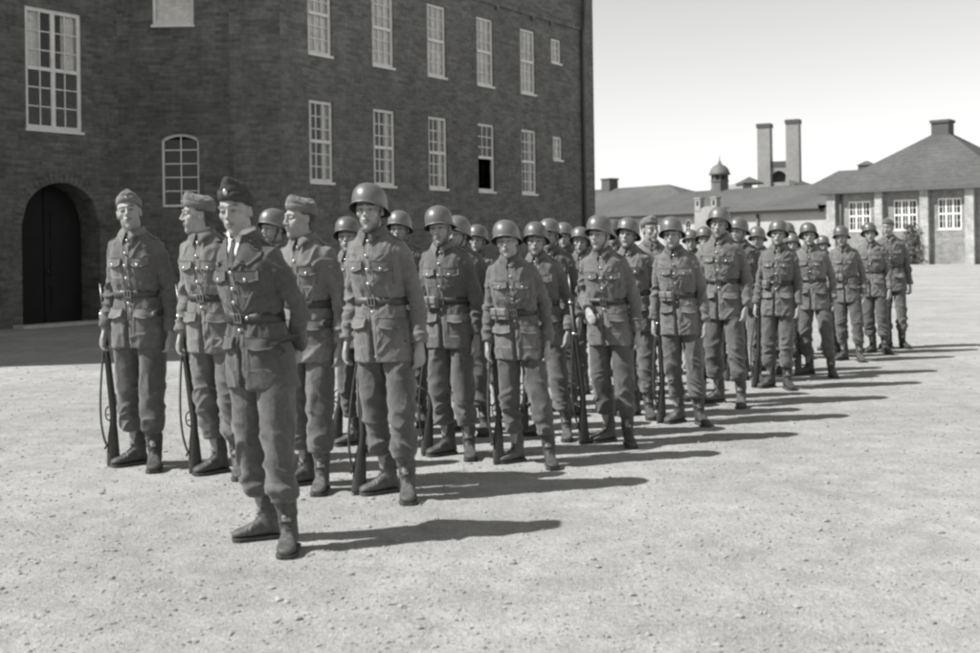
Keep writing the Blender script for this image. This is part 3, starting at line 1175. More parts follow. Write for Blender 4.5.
def head_mesh(q):
    """star shaped head and neck; returns V, F, tone in head frame"""
    C = np.array([0, -.005, -.02])
    nt_, np_ = 132, 170
    th = np.linspace(0.02, PI - .05, nt_)
    ph = np.linspace(-PI, PI, np_, endpoint=False)
    ph = ph - 0.55 * np.sin(ph)            # denser at the front (phi = 0)
    T, Pp = np.meshgrid(th, ph, indexing='ij')
    D = np.stack([np.sin(T) * np.sin(Pp), -np.sin(T) * np.cos(Pp), np.cos(T)], -1).reshape(-1, 3)
    t = np.full(len(D), .27)
    for _ in range(46):
        d = head_sdf(C + D * t[:, None], q)
        t -= np.clip(d, -.02, .03) * .75
        t = np.maximum(t, .03)
    V = C + D * t[:, None]
    rs = np.random.RandomState(q['seed'])
    V = V + D * (noise3(V * 22, q['seed']) * .0016)[:, None]
    Fc = []
    for i in range(nt_ - 1):
        for j in range(np_):
            a, b_ = i * np_ + j, i * np_ + (j + 1) % np_
            Fc.append((a, a + np_, b_ + np_, b_))
    n = len(V)
    top = V[:np_].mean(0)
    V = np.vstack([V, top[None]])
    Fc += [(n, j, (j + 1) % np_) for j in range(np_)]
    Fc.append(tuple((nt_ - 1) * np_ + j for j in range(np_)))
    X = np.abs(V[:, 0])
    y, z = V[:, 1], V[:, 2]
    tone = np.ones(len(V))
    front = y < -.055
    # brows
    bz = .0215 + .004 * np.sin(np.clip(X / .05, 0, 1) * PI) + q['brow']
    mk = front * smst(.0068, .0035, np.abs(z - bz)) * smst(.008, .014, X) * smst(.056, .048, X)
    tone *= 1 - .68 * mk
    # lips
    mk = (y < -.078) * smst(1.15, .85, ((X / .023) ** 2 + ((z + .0637) / .0125) ** 2))
    tone *= 1 - .30 * mk
    mk = (y < -.07) * smst(.0028, .0012, np.abs(z + .0637)) * smst(.024, .020, X)
    tone *= 1 - .55 * mk  # painted shade in the crease between the lips
    # eyes: shade painted over the whole socket, then iris and lashes line
    ex = X - .031
    mk = front * smst(1.9, .6, (ex / .0165) ** 2 + ((z + .000) / .0085) ** 2)
    tone *= 1 - .34 * mk
    sx = np.sign(V[:, 0])
    ix = (X - .031) + q['gaze'] * sx
    mk = front * smst(.0068, .0050, np.sqrt(ix ** 2 + (z + .001) ** 2))
    tone *= 1 - .68 * mk
    mk = front * smst(.0024, .0012, np.abs(z - .0048 + (ex / .02) ** 2 * .004)) * smst(.017, .013, np.abs(ex))
    tone *= 1 - .30 * mk
    # cropped hair under hat line is its own mesh; faint beard shade
    mk = smst(-.045, -.06, z) * smst(-.02, -.04, y)
    tone *= 1 - .15 * mk
    tone *= 1 - .25 * smst(-.026, -.034, z) * smst(.012, .007, X) * smst(-.040, -.036, z) * (y < -.098)  # painted shade under the nose tip
    return V, Fc, tone


def hair_mesh(V, Fc, q):
    """cropped hair: offset shell of the back and sides of the head"""
    X, y, z = np.abs(V[:, 0]), V[:, 1], V[:, 2]
    ear = (np.abs(y - .010) < .020) & (z < .018) & (z > -.045) & (X > .066)
    side = ((y > -.034) & (z > .016 + .3 * np.clip(-y, 0, .04))) | ((y > .030) & (z > -.045))
    back = (y > .035) & (z > -.075)
    keep = (side | back | (z > .055)) & ~ear
    keep &= ~((y < -.025) & (z < .052))
    idx = -np.ones(len(V), int)
    C = np.array([0, 0, .01])
    D = V - C
    D /= np.linalg.norm(D, axis=1)[:, None]
    O = V + D * (.0055 + .002 * noise3(V * 60, 5))[:, None]
    fs = [f for f in Fc if all(keep[i] for i in f)]
    used = sorted({i for f in fs for i in f})
    for k, i in enumerate(used):
        idx[i] = k
    mb = MB()
    mb.add(O[used], [tuple(idx[i] for i in f) for f in fs])
    return mb


def joint_pts(a, b_, c, n=5):
    """smooth 3-joint limb path"""
    a, b_, c = Vector(a), Vector(b_), Vector(c)
    out = []
    for i in range(n):
        out.append(a.lerp(b_, i / n))
    out[-1] = a.lerp(b_, .86)
    out.append(b_ + ((a + c) / 2 - b_) * .06)
    out.append(b_.lerp(c, .14))
    for i in range(1, n):
        out.append(b_.lerp(c, .14 + .86 * i / (n - 1)))
    return out


def hand(mb, wrist, fwd, palm_n, curl, side, thumb=0.6, wr_r=.027):
    """fwd: direction from wrist to knuckles, palm_n: direction the palm faces, side:+1 thumb on fwd x palm side"""
    w_ = Vector(wrist)
    f = Vector(fwd).normalized()
    n = Vector(palm_n)
    n = (n - f * n.dot(f)).normalized()
    s_ = f.cross(n) * side           # towards the thumb
    kn = w_ + f * .088
    mb.tube([w_ - f * .03, w_ + f * .012, w_ + f * .04, w_ + f * .07, kn + f * .004], [(.021, .027), (.020, .029), (.0165, .038), (.0155, .042), (.013, .040)], 16, ref=n, roundcap=True)
    lens = (.060, .074, .079, .072)
    for k in range(4):
        off = (-.030, -.0105, .0105, .030)[k]
        base = kn - f * .012 + s_ * off * .98
        L = lens[k]
        c = curl * (1 + .10 * (1.5 - k)) + (.04 * ((k * 7) % 3 - 1))
        d = (f + s_ * off * (.6 if curl < .8 else .2)).normalized()
        pts = [base]
        ang = c * .45
        rr_ = [.0105]
        for j, (seg, dr) in enumerate(((.45, .0102), (.30, .0096), (.25, .0084))):
            dd = d * math.cos(ang) + n * math.sin(ang)
            pts.append(pts[-1] + dd * L * seg)
            rr_.append(dr)
            ang += c * (.75 if j == 0 else .6)
        mb.tube(pts, rr_, 10, ref=n, roundcap=True)
    tb = w_ + f * .026 + s_ * .024 + n * .004
    td = (f * .86 + s_ * .30 + n * .45 * thumb).normalized()
    t2 = (f * .93 - s_ * .10 + n * .55 * thumb).normalized()
    mb.tube([tb, tb + td * .034, tb + td * .034 + t2 * .027, tb + td * .034 + t2 * .048], [.0135, .0118, .0105, .0085], 10, ref=n, roundcap=True)


BELT = 1.115


def torso_params(z, fat=1.0, seed=0):
    zs = [.775, .86, .96, 1.05, 1.10, BELT, 1.135, 1.19, 1.27, 1.35, 1.42, 1.465, 1.50, 1.53]
    A = [.194, .190, .179, .164, .156, .153, .157, .167, .173, .175, .168, .140, .100, .067]
    B = [.150, .146, .138, .126, .119, .117, .122, .134, .140, .138, .122, .100, .080, .066]
    CY = [-.002, -.002, -.002, 0, 0, 0, 0, -.004, -.006, -.004, .004, .008, -.004, -.014]
    a = np.interp(z, zs, A) * fat
    b_ = np.interp(z, zs, B) * (1 + (fat - 1) * 1.3)
    c = np.interp(z, zs, CY)
    return a, b_, c


def make_jacket(pose, seed, mat, voxel=.0062, fat=1.0, openc=False):
    mb = MB()
    rings = []
    for z in np.concatenate([np.linspace(.775, 1.10, 14), [BELT - .008, BELT + .008], np.linspace(1.14, 1.53, 20)]):
        a, b_, c = torso_params(z, fat)
        rings.append(ell(0, c, z, a, b_, 36, 2.35))
    mb.loft(rings)
    for s_, key in ((-1, 'r'), (1, 'l')):
        sh, el, wr = pose[key]
        pts = joint_pts(sh, el, wr, 6)
        n = len(pts)
        rad = []
        for i in range(n):
            t = i / (n - 1)
            r = np.interp(t, [0, .12, .3, .5, .6, .85, 1], [.064, .063, .057, .051, .050, .046, .044])
            rad.append((r * 1.04, r * .98))
        # shoulder cap
        inner = Vector(sh) + Vector((-s_ * .07, 0, .028))
        mb.tube([inner] + pts, [(.062, .06)] + rad, 18)
        mb.ball(Vector(sh) + Vector((-s_ * .012, 0, -.004)), (.070, .074, .068), 16)
        w_ = Vector(wr)
        d = (Vector(wr) - Vector(el)).normalized()
        mb.tube([w_ - d * .10, w_ + d * .012], [.047, .048], 18)
    me = remesh(mb, voxel, 'jacket', mat, 3)
    V = getv(me)
    N = getn(me)
    X, y, z = V[:, 0], V[:, 1], V[:, 2]
    ax_ = np.abs(X)
    arm = smst(.150, .182, ax_ + (z > 1.40) * -.02) * smst(1.47, 1.38, z)
    disp = np.zeros(len(V))
    # gathers either side of the belt
    g1 = np.exp(-((z - 1.165) / .045) ** 2) + .8 * np.exp(-((z - 1.06) / .05) ** 2)
    disp += (1 - arm) * g1 * .010 * (ridged(V, (17, 14, 5), seed + 9, .5) - .3)
    # broad drag folds on chest and skirt
    disp += (1 - arm) * .012 * (ridged(np.stack([V[:, 0], V[:, 1], V[:, 2] - .8 * np.abs(V[:, 0])], 1), (3.5, 3, 6.5), seed + 21, .7) - .3) * smst(1.50, 1.42, z)
    disp += (1 - arm) * .0025 * (ridged(V, (14, 10, 11), seed + 22, .9) - .3) * smst(1.50, 1.42, z)
    disp += (1 - arm) * .007 * noise3(V * np.array([8, 8, 5]), seed + 5) * smst(1.0, .85, z)
    # sleeves: cross folds, deepest at elbow and cuff
    ez = (pose['r'][1][2] + pose['l'][1][2]) / 2
    g2 = .45 + .9 * np.exp(-((z - ez) / .10) ** 2) + .5 * np.exp(-((z - .98) / .09) ** 2) + .35 * np.exp(-((z - 1.36) / .06) ** 2)
    disp += arm * g2 * .016 * (ridged(V, (3.5, 3.5, 12), seed + 31, .6) - .3)
    disp += arm * g2 * .004 * (ridged(V, (7, 7, 22), seed + 32, .7) - .3)
    V = V + N * disp[:, None]
    # front slit below the belt, opening towards the hem
    wd = .004 + .016 * smst(1.0, .78, z)
    sl_ = smst(1.04, .97, z) * smst(wd + .006, wd * .4, np.abs(X + .012)) * (y < -.05) * (1 - arm)
    V[:, 1] += sl_ * .030
    # hem dips a little at the back and corners
    lowm = smst(.80, .776, z)
    V[:, 2] += lowm * (.010 * noise3(V * 9, seed + 3))
    setv(me, V)
    return me


def bvh_of(me):
    V = [v.co.copy() for v in me.vertices]
    return BVHTree.FromPolygons(V, [tuple(p.vertices) for p in me.polygons])


def patch(bv, fn, nu, nv, off=.005, dirv=(0, 1, 0), start=-.6, puff=None):
    """drape a little panel on the front of a mesh. fn(u,v)->(x,z)"""
    P = np.zeros((nu, nv, 3))
    B = np.zeros((nu, nv, 3))
    ok = True
    for i in range(nu):
        for j in range(nv):
            x, z = fn(i / (nu - 1), j / (nv - 1))
            hit = bv.ray_cast(Vector((x, start, z)), Vector(dirv))
            if hit[0] is None:
                loc, nr = Vector((x, -.1, z)), Vector((0, -1, 0))
            else:
                loc, nr = hit[0], hit[1]
            o2 = off + (puff(i / (nu - 1), j / (nv - 1)) if puff else 0)
            nn = Vector((nr.x * .5, -1, nr.z * .2)).normalized()
            P[i, j] = loc + nn * o2
            B[i, j] = loc - nn * .004
    # light smoothing of the drape
    for _ in range(2):
        Q = P.copy()
        Q[1:-1, :] = (P[:-2, :] + P[2:, :] + 2 * P[1:-1, :]) / 4
        P = Q
    mb = MB()
    n = nu * nv
    V = np.vstack([P.reshape(-1, 3), B.reshape(-1, 3)])
    Fc = []
    for i in range(nu - 1):
        for j in range(nv - 1):
            a = i * nv + j
            Fc.append((a, a + nv, a + nv + 1, a + 1))
    rim = [i * nv for i in range(nu)] + [(nu - 1) * nv + j for j in range(1, nv)] + [i * nv + nv - 1 for i in range(nu - 2, -1, -1)] + [j for j in range(nv - 2, 0, -1)]
    for k in range(len(rim)):
        a, b_ = rim[k], rim[(k + 1) % len(rim)]
        Fc.append((a, b_, b_ + n, a + n))
    mb.add(V, Fc)
    return mb


def belt_mesh(bv, z=BELT, h=.024, th=.005, tilt=0.0):
    n = 56
    Rr = []
    for k in range(n):
        a = 2 * PI * k / n
        d = Vector((math.cos(a), math.sin(a), 0))
        a_, b_, c = torso_params(z)
        ex = 2.35
        r = 1 / ((abs(d.x) / a_) ** ex + (abs(d.y) / b_) ** ex) ** (1 / ex)
        hit = bv.ray_cast(Vector((0, c, z)) + d * (r + .028), -d)
        rr_ = r if hit[0] is None else (r + .028) - hit[3]
        Rr.append(max(rr_, r * .96))
    Rr = np.array(Rr)
    for _ in range(3):
        Rr = np.maximum(Rr, (np.roll(Rr, 1) + np.roll(Rr, -1)) / 2)
    a = 2 * PI * np.arange(n) / n
    c = torso_params(z)[2]
    mb = MB()
    rings = []
    for (dr, dz) in ((-.004, -h), (th, -h), (th + .001, 0), (th, h), (-.004, h)):
        rings.append(np.stack([(Rr + dr) * np.cos(a), c + (Rr + dr) * np.sin(a), z + dz + tilt * np.sin(a)], 1))
    mb.loft(rings, False)
    fy = c - (Rr[int(n * .75)] + th)
    return mb, fy, (Rr, a, c)


def collar_mesh(neck_c=(-.004, -.016), openc=False):
    mb = MB()
    n = 44
    gap = R(9)
    ph = np.linspace(-PI + gap, PI - gap, n)      # 0 = back
    outer, inner = [], []
    rows = [[], [], [], [], [], []]
    for p in ph:
        fr = abs(p) / PI                          # 1 at the front
        dx, dy = math.sin(p), math.cos(p)
        zt_ = 1.556 - .050 * fr ** 2
        ra, rb = .0675, .070
        cy = neck_c[1] - .006 * fr
        drop = .042 + .034 * smst(.78, .94, np.array(fr)) * 1.0
        spread = .020 + .024 * fr
        if fr > .93:
            pass
        top = (dx * ra, cy + dy * rb, zt_)
        inn = (dx * (ra - .008), cy + dy * (rb - .008), zt_ - .004)
        innb = (dx * (ra - .002), cy + dy * (rb - .002), zt_ - .05)
        o1 = (dx * (ra + .007), cy + dy * (rb + .007), zt_ - .003)
        o2 = (dx * (ra + spread * .65), cy + dy * (rb + spread * .65), zt_ - drop * .5)
        o3 = (dx * (ra + spread), cy + dy * (rb + spread * (.95)), zt_ - drop)
        o4 = (dx * (ra + spread - .006), cy + dy * (rb + spread - .006), zt_ - drop - .002)
        for r_, pt in zip(rows, (innb, inn, top, o1, o2, o3)):
            r_.append(pt)
    # push the front tips outwards sideways so they make points
    R5 = np.array(rows[5])
    for k, p in enumerate(ph):
        fr = abs(p) / PI
        if fr > .86:
            R5[k, 0] += np.sign(p) * .012 * (1 - abs(fr - .95) / .09)
    rows[5] = R5.tolist()
    R6 = (np.array(rows[5]) * np.array([.95, .95, 1]) + np.array([0, .0, -.003]))
    rows.append(R6.tolist())
    rings = [np.array(r_) for r_ in rows]
    mb.loft(rings, False, closed=False)
    return mb


def make_trousers(pose, seed, mat, voxel=.0068, straight=False):
    mb = MB()
    rings = []
    for z, a, b_ in ((.78, .172, .115), (.84, .178, .125), (.92, .172, .122), (1.02, .150, .105)):
        rings.append(ell(0, 0, z, a, b_, 28, 2.2))
    mb.loft(rings)
    for key, s_ in (('rl', -1), ('ll', 1)):
        hip, kn, an = pose[key]
        pts, rad = [], []
        hip, kn, an = Vector(hip), Vector(kn), Vector(an)
        end = .232 if not straight else .10
        for t in (0, .25, .5, .75, .9, 1.0):
            pts.append(hip.lerp(kn, t))
            r = np.interp(t, [0, .5, 1], [.099, .091, .083])
            rad.append((r * 1.06, r * .97))
        zt0 = kn.z
        for z in (.42, .37, .33, .290, .258, end):
            t = (kn.z - z) / (kn.z - an.z)
            c = kn.lerp(an, t)
            r = np.interp(z, [end, .258, .290, .33, .38, kn.z], [.064, .072, .076, .077, .078, .083]) if not straight else .084
            pts.append(c + Vector((0, -.012 if z < .3 else -.004, 0)))
            rad.append((r * 1.05, r * .97))
        mb.tube(pts, rad, 20)
    me = remesh(mb, voxel, 'trousers', mat, 3)
    V = getv(me)
    N = getn(me)
    z = V[:, 2]
    rs = np.random.RandomState(seed)
    kz = pose['rl'][1][2]
    disp = .021 * (ridged(V + np.stack([0 * z, 0 * z, .35 * np.abs(V[:, 0])], 1), (2.6, 2.6, 9.0), seed + 1, .55) - .3) * (.9 * smst(.50, .33, z) + .6 * np.exp(-((z - kz) / .10) ** 2) + .18)
    disp += .005 * (ridged(V, (5, 5, 16), seed + 2, .7) - .3) * smst(.50, .26, z)
    disp += .011 * (ridged(V, (6, 6, 1.3), seed + 3, .35) - .3) * smst(.36, .58, z)
    disp += .006 * (ridged(V, (12, 12, 12), seed + 4, .8) - .3) * np.exp(-((z - .76) / .08) ** 2)
    disp *= smst(.226, .256, z)
    V = V + N * disp[:, None]
    setv(me, V)
    return me


def boot_meshes(seed):
    """boot pointing to -Y, ankle at origin. returns boot, sole, lace meshes"""
    mb = MB()
    secs = []
    prof = [(.085, .026, .052), (.078, .034, .075), (.06, .040, .095), (.03, .041, .115), (0, .040, .125), (-.04, .039, .112), (-.08, .042, .090), (-.115, .047, .075), (-.15, .050, .066), (-.18, .048, .060), (-.205, .038, .052), (-.222, .020, .040)]
    n = 20
    for (y, hw_, h) in prof:
        t = np.linspace(0, 2 * PI, n, endpoint=False)
        c, s_ = np.cos(t), np.sin(t)
        x = np.sign(c) * np.abs(c) ** .75 * hw_ + (.008 if y < -.1 else 0) * 0
        zc = .020 + (h - .020) * .5
        z = zc + np.sign(s_) * np.abs(s_) ** .8 * (h - .020) * .5
        secs.append(np.stack([x, np.full(n, y), z], 1))
    mb.loft(secs)
    mb.tube([(0, .02, .06), (0, .022, .11), (0, .020, .15), (0, .014, .20), (0, .008, .280)], [(.062, .046), (.063, .047), (.060, .050), (.061, .054), (.060, .055)], 18, ref=(0, 1, 0))
    me = remesh(mb, .0055, 'boot', M['boot'], 3)
    V = getv(me)
    N = getn(me)
    z, y = V[:, 2], V[:, 1]
    d = .0075 * (ridged(V, (12, 12, 26), seed, 1) - .3) * smst(.09, .14, z)
    d += .005 * (ridged(V, (9, 30, 9), seed + 1, .8) - .3) * np.exp(-((y + .10) / .035) ** 2) * smst(.04, .06, z)
    V += N * d[:, None]
    setv(me, V)
    so = MB()
    pts = [(y, hw_) for (y, hw_, h) in prof]
    out = [(hw_ + .005, y) for y, hw_ in pts] + [(-hw_ - .005, y) for y, hw_ in reversed(pts)]
    so.loft([np.array([(x, y, z) for x, y in out]) for z in (.006, .020)])
    heel = [(x, y) for x, y in out if y > .02]
    so.loft([np.array([(x, y, z) for x, y in heel]) for z in (0, .012)])
    fs = [(x, y) for x, y in out if y < -.05]
    so.loft([np.array([(x, y, z) for x, y in fs]) for z in (.001, .012)])
    sole = so.mesh('sole', M['sole'], False)
    la = MB()
    for k in range(7):
        z = .105 + .020 * k
        y = -.062 + .020 * k if k < 3 else -.038 - .001 * k
        y = np.interp(z, [.10, .12, .14, .17, .21], [-.055, -.050, -.045, -.042, -.044])
        x = .017
        sg = 1 if k % 2 else -1
        la.tube([(-x, y + .004, z - .006 * sg), (0, y - .005, z), (x, y + .004, z + .006 * sg)], [.0028] * 3, 6)
    lace = la.mesh('laces', M['sole'])
    return me, sole, lace


def helmet_mesh():
    mb = MB()
    n = 40
    ph = np.linspace(0, 2 * PI, n, endpoint=False)     # 0 = front
    s2 = np.sin(ph / 2) ** 2
    rim = .040 - .11 * s2 + .035 * s2 ** 2
    rows = []
    def ring(zf, a, b_, drop):
        # blend from level ring to rim line
        z = zf * (1 - drop) + (rim) * drop
        return np.stack([a * np.sin(ph), .012 - b_ * np.cos(ph), z], 1)
    for t in np.linspace(.06, 1, 13):
        ang = t * PI / 2
        z = .045 + .112 * math.cos(ang) ** .92
        r = math.sin(ang) ** .92
        rows.append(ring(z, .108 * r, .131 * r, 0 if t < .75 else (t - .75) * .35))
    zr = rows[-1][:, 2]
    base = rows[-1].copy()
    def fl_(k, out):
        z = zr + (rim - zr) * k
        e = 1 + out
        fl = .5 + .5 * np.abs(np.sin(ph))
        return np.stack([(.108 + out * (.9 + .1 * fl)) * np.sin(ph), .012 - (.131 + out) * np.cos(ph), z], 1)
    for k, ou in ((.25, .0005), (.5, .003), (.75, .009), (.93, .017), (1.0, .0205)):
        rows.append(fl_(k, ou))
    r0 = rows[-1].copy()
    r0[:, 2] -= .003
    rows.append(r0)
    r1 = fl_(1.0, .0165)
    r1[:, 2] -= .001
    rows.append(r1)
    inner = [fl_(.75, .004), fl_(.3, -.004), fl_(0, -.006)]
    for t in np.linspace(.9, .1, 6):
        ang = t * PI / 2
        inner.append(np.stack([.101 * math.sin(ang) * np.sin(ph), .012 - .124 * math.sin(ang) * np.cos(ph), np.full(n, .043 + .106 * math.cos(ang))], 1))
    outer = MB()
    outer.loft([r for r in rows], True)
    # drop bottom cap
    outer.f = outer.f[:-1]
    me = outer.mesh('helmet', M['helmet'])
    li = MB()
    li.loft([r1] + inner, True)
    li.f = li.f[:-2] + [li.f[-1]]
    lin = li.mesh('lining', M['helmet_in'])
    stp = MB()
    pts = []
    for t in np.linspace(0, PI, 25):
        x = .0745 * math.cos(t)
        z = .0 - .131 * math.sin(t) ** .75
        y = -.012 - .078 * math.sin(t) ** 1.3
        pts.append((x, y, z))
    stp.tube(pts, [(.0075, .0022)] * len(pts), 8, ref=(0, -1, 0))
    strap = stp.mesh('chin_strap', M['leather'])
    return me, lin, strap


def cap_meshes(officer=False):
    mb = MB()
    hgt = .018 if officer else 0
    rings = []
    for (z, a, b_, dy) in ((.036, .0785, .100, 0), (.060, .081, .104, 0), (.085, .079, .106, 0), (.100, .068, .104, 0), (.113 + hgt * 1.6, .048 if not officer else .040, .097, 0), (.121 + hgt * 1.6, .026 if not officer else .018, .084, 0), (.124 + hgt * 1.6, .006, .066, 0)):
        e = ell(0, .012, z, a, b_, 36)
        e[:, 2] += -.012 * (e[:, 1] / .1) * 1.0 + (.008 * np.abs(e[:, 1] / .1) if z > .12 else 0)
        rings.append(e)
    mb.loft(rings)
    me = remesh(mb, .0045, 'cap', M['cap_dark'] if officer else M['wool_cap'], 1)
    V = getv(me)
    N = getn(me)
    V += N * (.005 * (ridged(V, (20, 20, 20), 3, 1) - .3))[:, None]
    setv(me, V)
    fb = MB()
    n = 48
    ph = np.linspace(0, 2 * PI, n, endpoint=False)
    rows = []
    for k, (zz, off) in enumerate(((.038, .001), (.040, .0045), (.060, .0062), (.078, .0055), (.079, -.004))):
        x = (.0795 + (.001 if k in (2, 3) else 0) + off) * np.sin(ph)
        y = .012 - (.101 + (.003 if k in (2, 3) else 0) + off) * np.cos(ph)
        z = zz + .012 * np.cos(ph) * 1.0
        if k >= 3:
            z = z - .020 * np.exp(-(ph / .25) ** 2) - .020 * np.exp(-((ph - 2 * PI) / .25) ** 2)
            if officer:
                z = z + .012 * np.abs(np.sin(ph))
        rows.append(np.stack([x, y, z], 1))
    fb.loft(rows, False)
    fl = fb.mesh('cap_flap', M['cap_dark'] if officer else M['wool_cap'])
    return me, fl


# --- shared small meshes
bt = MB()
bt.ball((0, 0, 0), (.0095, .0045, .0095), 12)
BUTTON = bt.mesh('button', M['brass'])
bt = MB()
bt.ball((0, 0, 0), (.006, .003, .006), 10)
SBUTTON = bt.mesh('button', M['brass'])
bu = MB()
for (x0, x1, z0, z1) in ((-.026, -.018, -.024, .024), (.018, .026, -.024, .024), (-.018, .018, -.024, -.017), (-.018, .018, .017, .024), (-.004, .004, -.017, .017)):
    bu.box(x0, x1, -.006, .002, z0, z1)
BUCKLE = bu.mesh('buckle', M['dull_brass'], False)
HELMET, LINING, STRAP = helmet_mesh()
CAP, CAPFLAP = cap_meshes()
OCAP, OCAPFLAP = cap_meshes(True)
BOOTS = [boot_meshes(11), boot_meshes(47), boot_meshes(83)]
# ammunition pouch
pm_ = MB()
pm_.box(-.045, .045, -.045, 0, -.045, .03)
pq = pm_.mesh('x')
pouch = remesh(pm_, .005, 'ammo_pouch', M['pouch'], 5)
fm = MB()
fm.loft([ell(0, -.024, z, a, b_, 20, 5) for z, a, b_ in ((-.012, .050, .030), (.028, .050, .030), (.036, .044, .024))])
POUCHFLAP = fm.mesh('pouch_flap', M['pouch'], False)


# --- rifle
def rifle_proto():
    r = empty('rifle')
    st_ = MB()
    pts = [(0, -.035, .0), (0, -.034, .02), (0, -.028, .10), (0, -.018, .20), (0, -.008, .28), (0, 0, .34), (0, .002, .42), (0, 0, .55), (0, 0, .75), (0, 0, 1.06)]
    rad = [(.043, .018), (.045, .019), (.041, .019), (.034, .018), (.024, .016), (.023, .016), (.025, .020), (.021, .018), (.018, .016), (.015, .013)]
    st_.tube(pts, rad, 14, ref=(0, 1, 0))
    stock = st_.build('stock', M['wood'], r)
    bp = MB()
    bp.loft([ell(0, -.035, z, .020, .046, 16) for z in (-.004, .004)])
    bp.build('butt_plate', M['steel'], stock)
    ba = MB()
    ba.tube([(0, .012, .40), (0, .012, .60), (0, .010, 1.06), (0, .010, 1.24)], [.016, .0135, .0095, .0085], 12)
    ba.box(-.002, .002, .016, .034, 1.20, 1.222)
    brl = ba.build('barrel', M['steel'], r)
    bo = MB()
    bo.tube([(0, .024, .36), (0, .024, .48)], [.011, .011], 10)
    bo.tube([(0, .024, .375), (-.03, .028, .37), (-.055, .020, .368)], [.006, .005, .005], 8)
    bo.ball((-.06, .018, .367), .011, 10)
    bo.build('bolt', M['bright_steel'], r)
    for z, a in ((.80, .0235), (1.03, .0195)):
        bd = MB()
        bd.loft([ell(0, .002, z + d, a * .92, a + .004, 14) for d in (-.009, .009)])
        bd.build('barrel_band', M['bright_steel'], r)
    tg = MB()
    tg.tube([(0, -.024, .30), (0, -.048, .32), (0, -.052, .35), (0, -.045, .385), (0, -.026, .40)], [(.003, .005)] * 5, 8, ref=(1, 0, 0))
    tg.box(-.003, .003, -.044, -.026, .342, .350)
    tg.build('trigger_guard', M['steel'], r)
    sg = MB()
    pts = []
    for t in np.linspace(0, 1, 22):
        z = .12 + .70 * t
        y = -.056 - .045 * math.sin(PI * (1 - t) ** 1.35) ** .8 if t > 0 else -.082
        zz = z - .07 * math.sin(PI * (1 - t)) * (1 - t)
        pts.append((.0, y + .045 * t, zz))
    sg.tube(pts, [(.0075, .0105)] * len(pts), 8, ref=(0, -1, 0))
    sg.build('sling', M['leather'], r)
    return r


RIFLE = rifle_proto()
tag(RIFLE, cat='rifle', group='grounded rifles of the soldiers')


def copy_tree(o, parent=None):
    c = o.copy()
    COL.objects.link(c)
    c.parent = parent
    for ch in o.children:
        copy_tree(ch, c)
    return c


def head_quat(yaw, pitch, roll):
    return Euler((R(pitch), R(roll), R(yaw)), 'YXZ').to_matrix()


HEADC = Vector((-.008, -.040, 1.636))
PIV = Vector((0, .022, -.085))

POSE_RIFLE = dict(
    r=((-.150, .012, 1.405), (-.218, .055, 1.14), (-.250, -.012, .905)),
    l=((.150, .012, 1.405), (.220, .060, 1.14), (.238, .010, .895)),
    rl=((-.088, 0, .86), (-.105, -.015, .50), (-.105, .050, .10)),
    ll=((.088, 0, .86), (.112, -.070, .50), (.112, -.085, .10)),
    rf=(-.105, .055, -38), lf=(.112, -.080, 24), rh='grip', lh='fist')
import copy as _c


def pose_var(base, **kw):
    p = _c.deepcopy(base)
    p.update(kw)
    return p


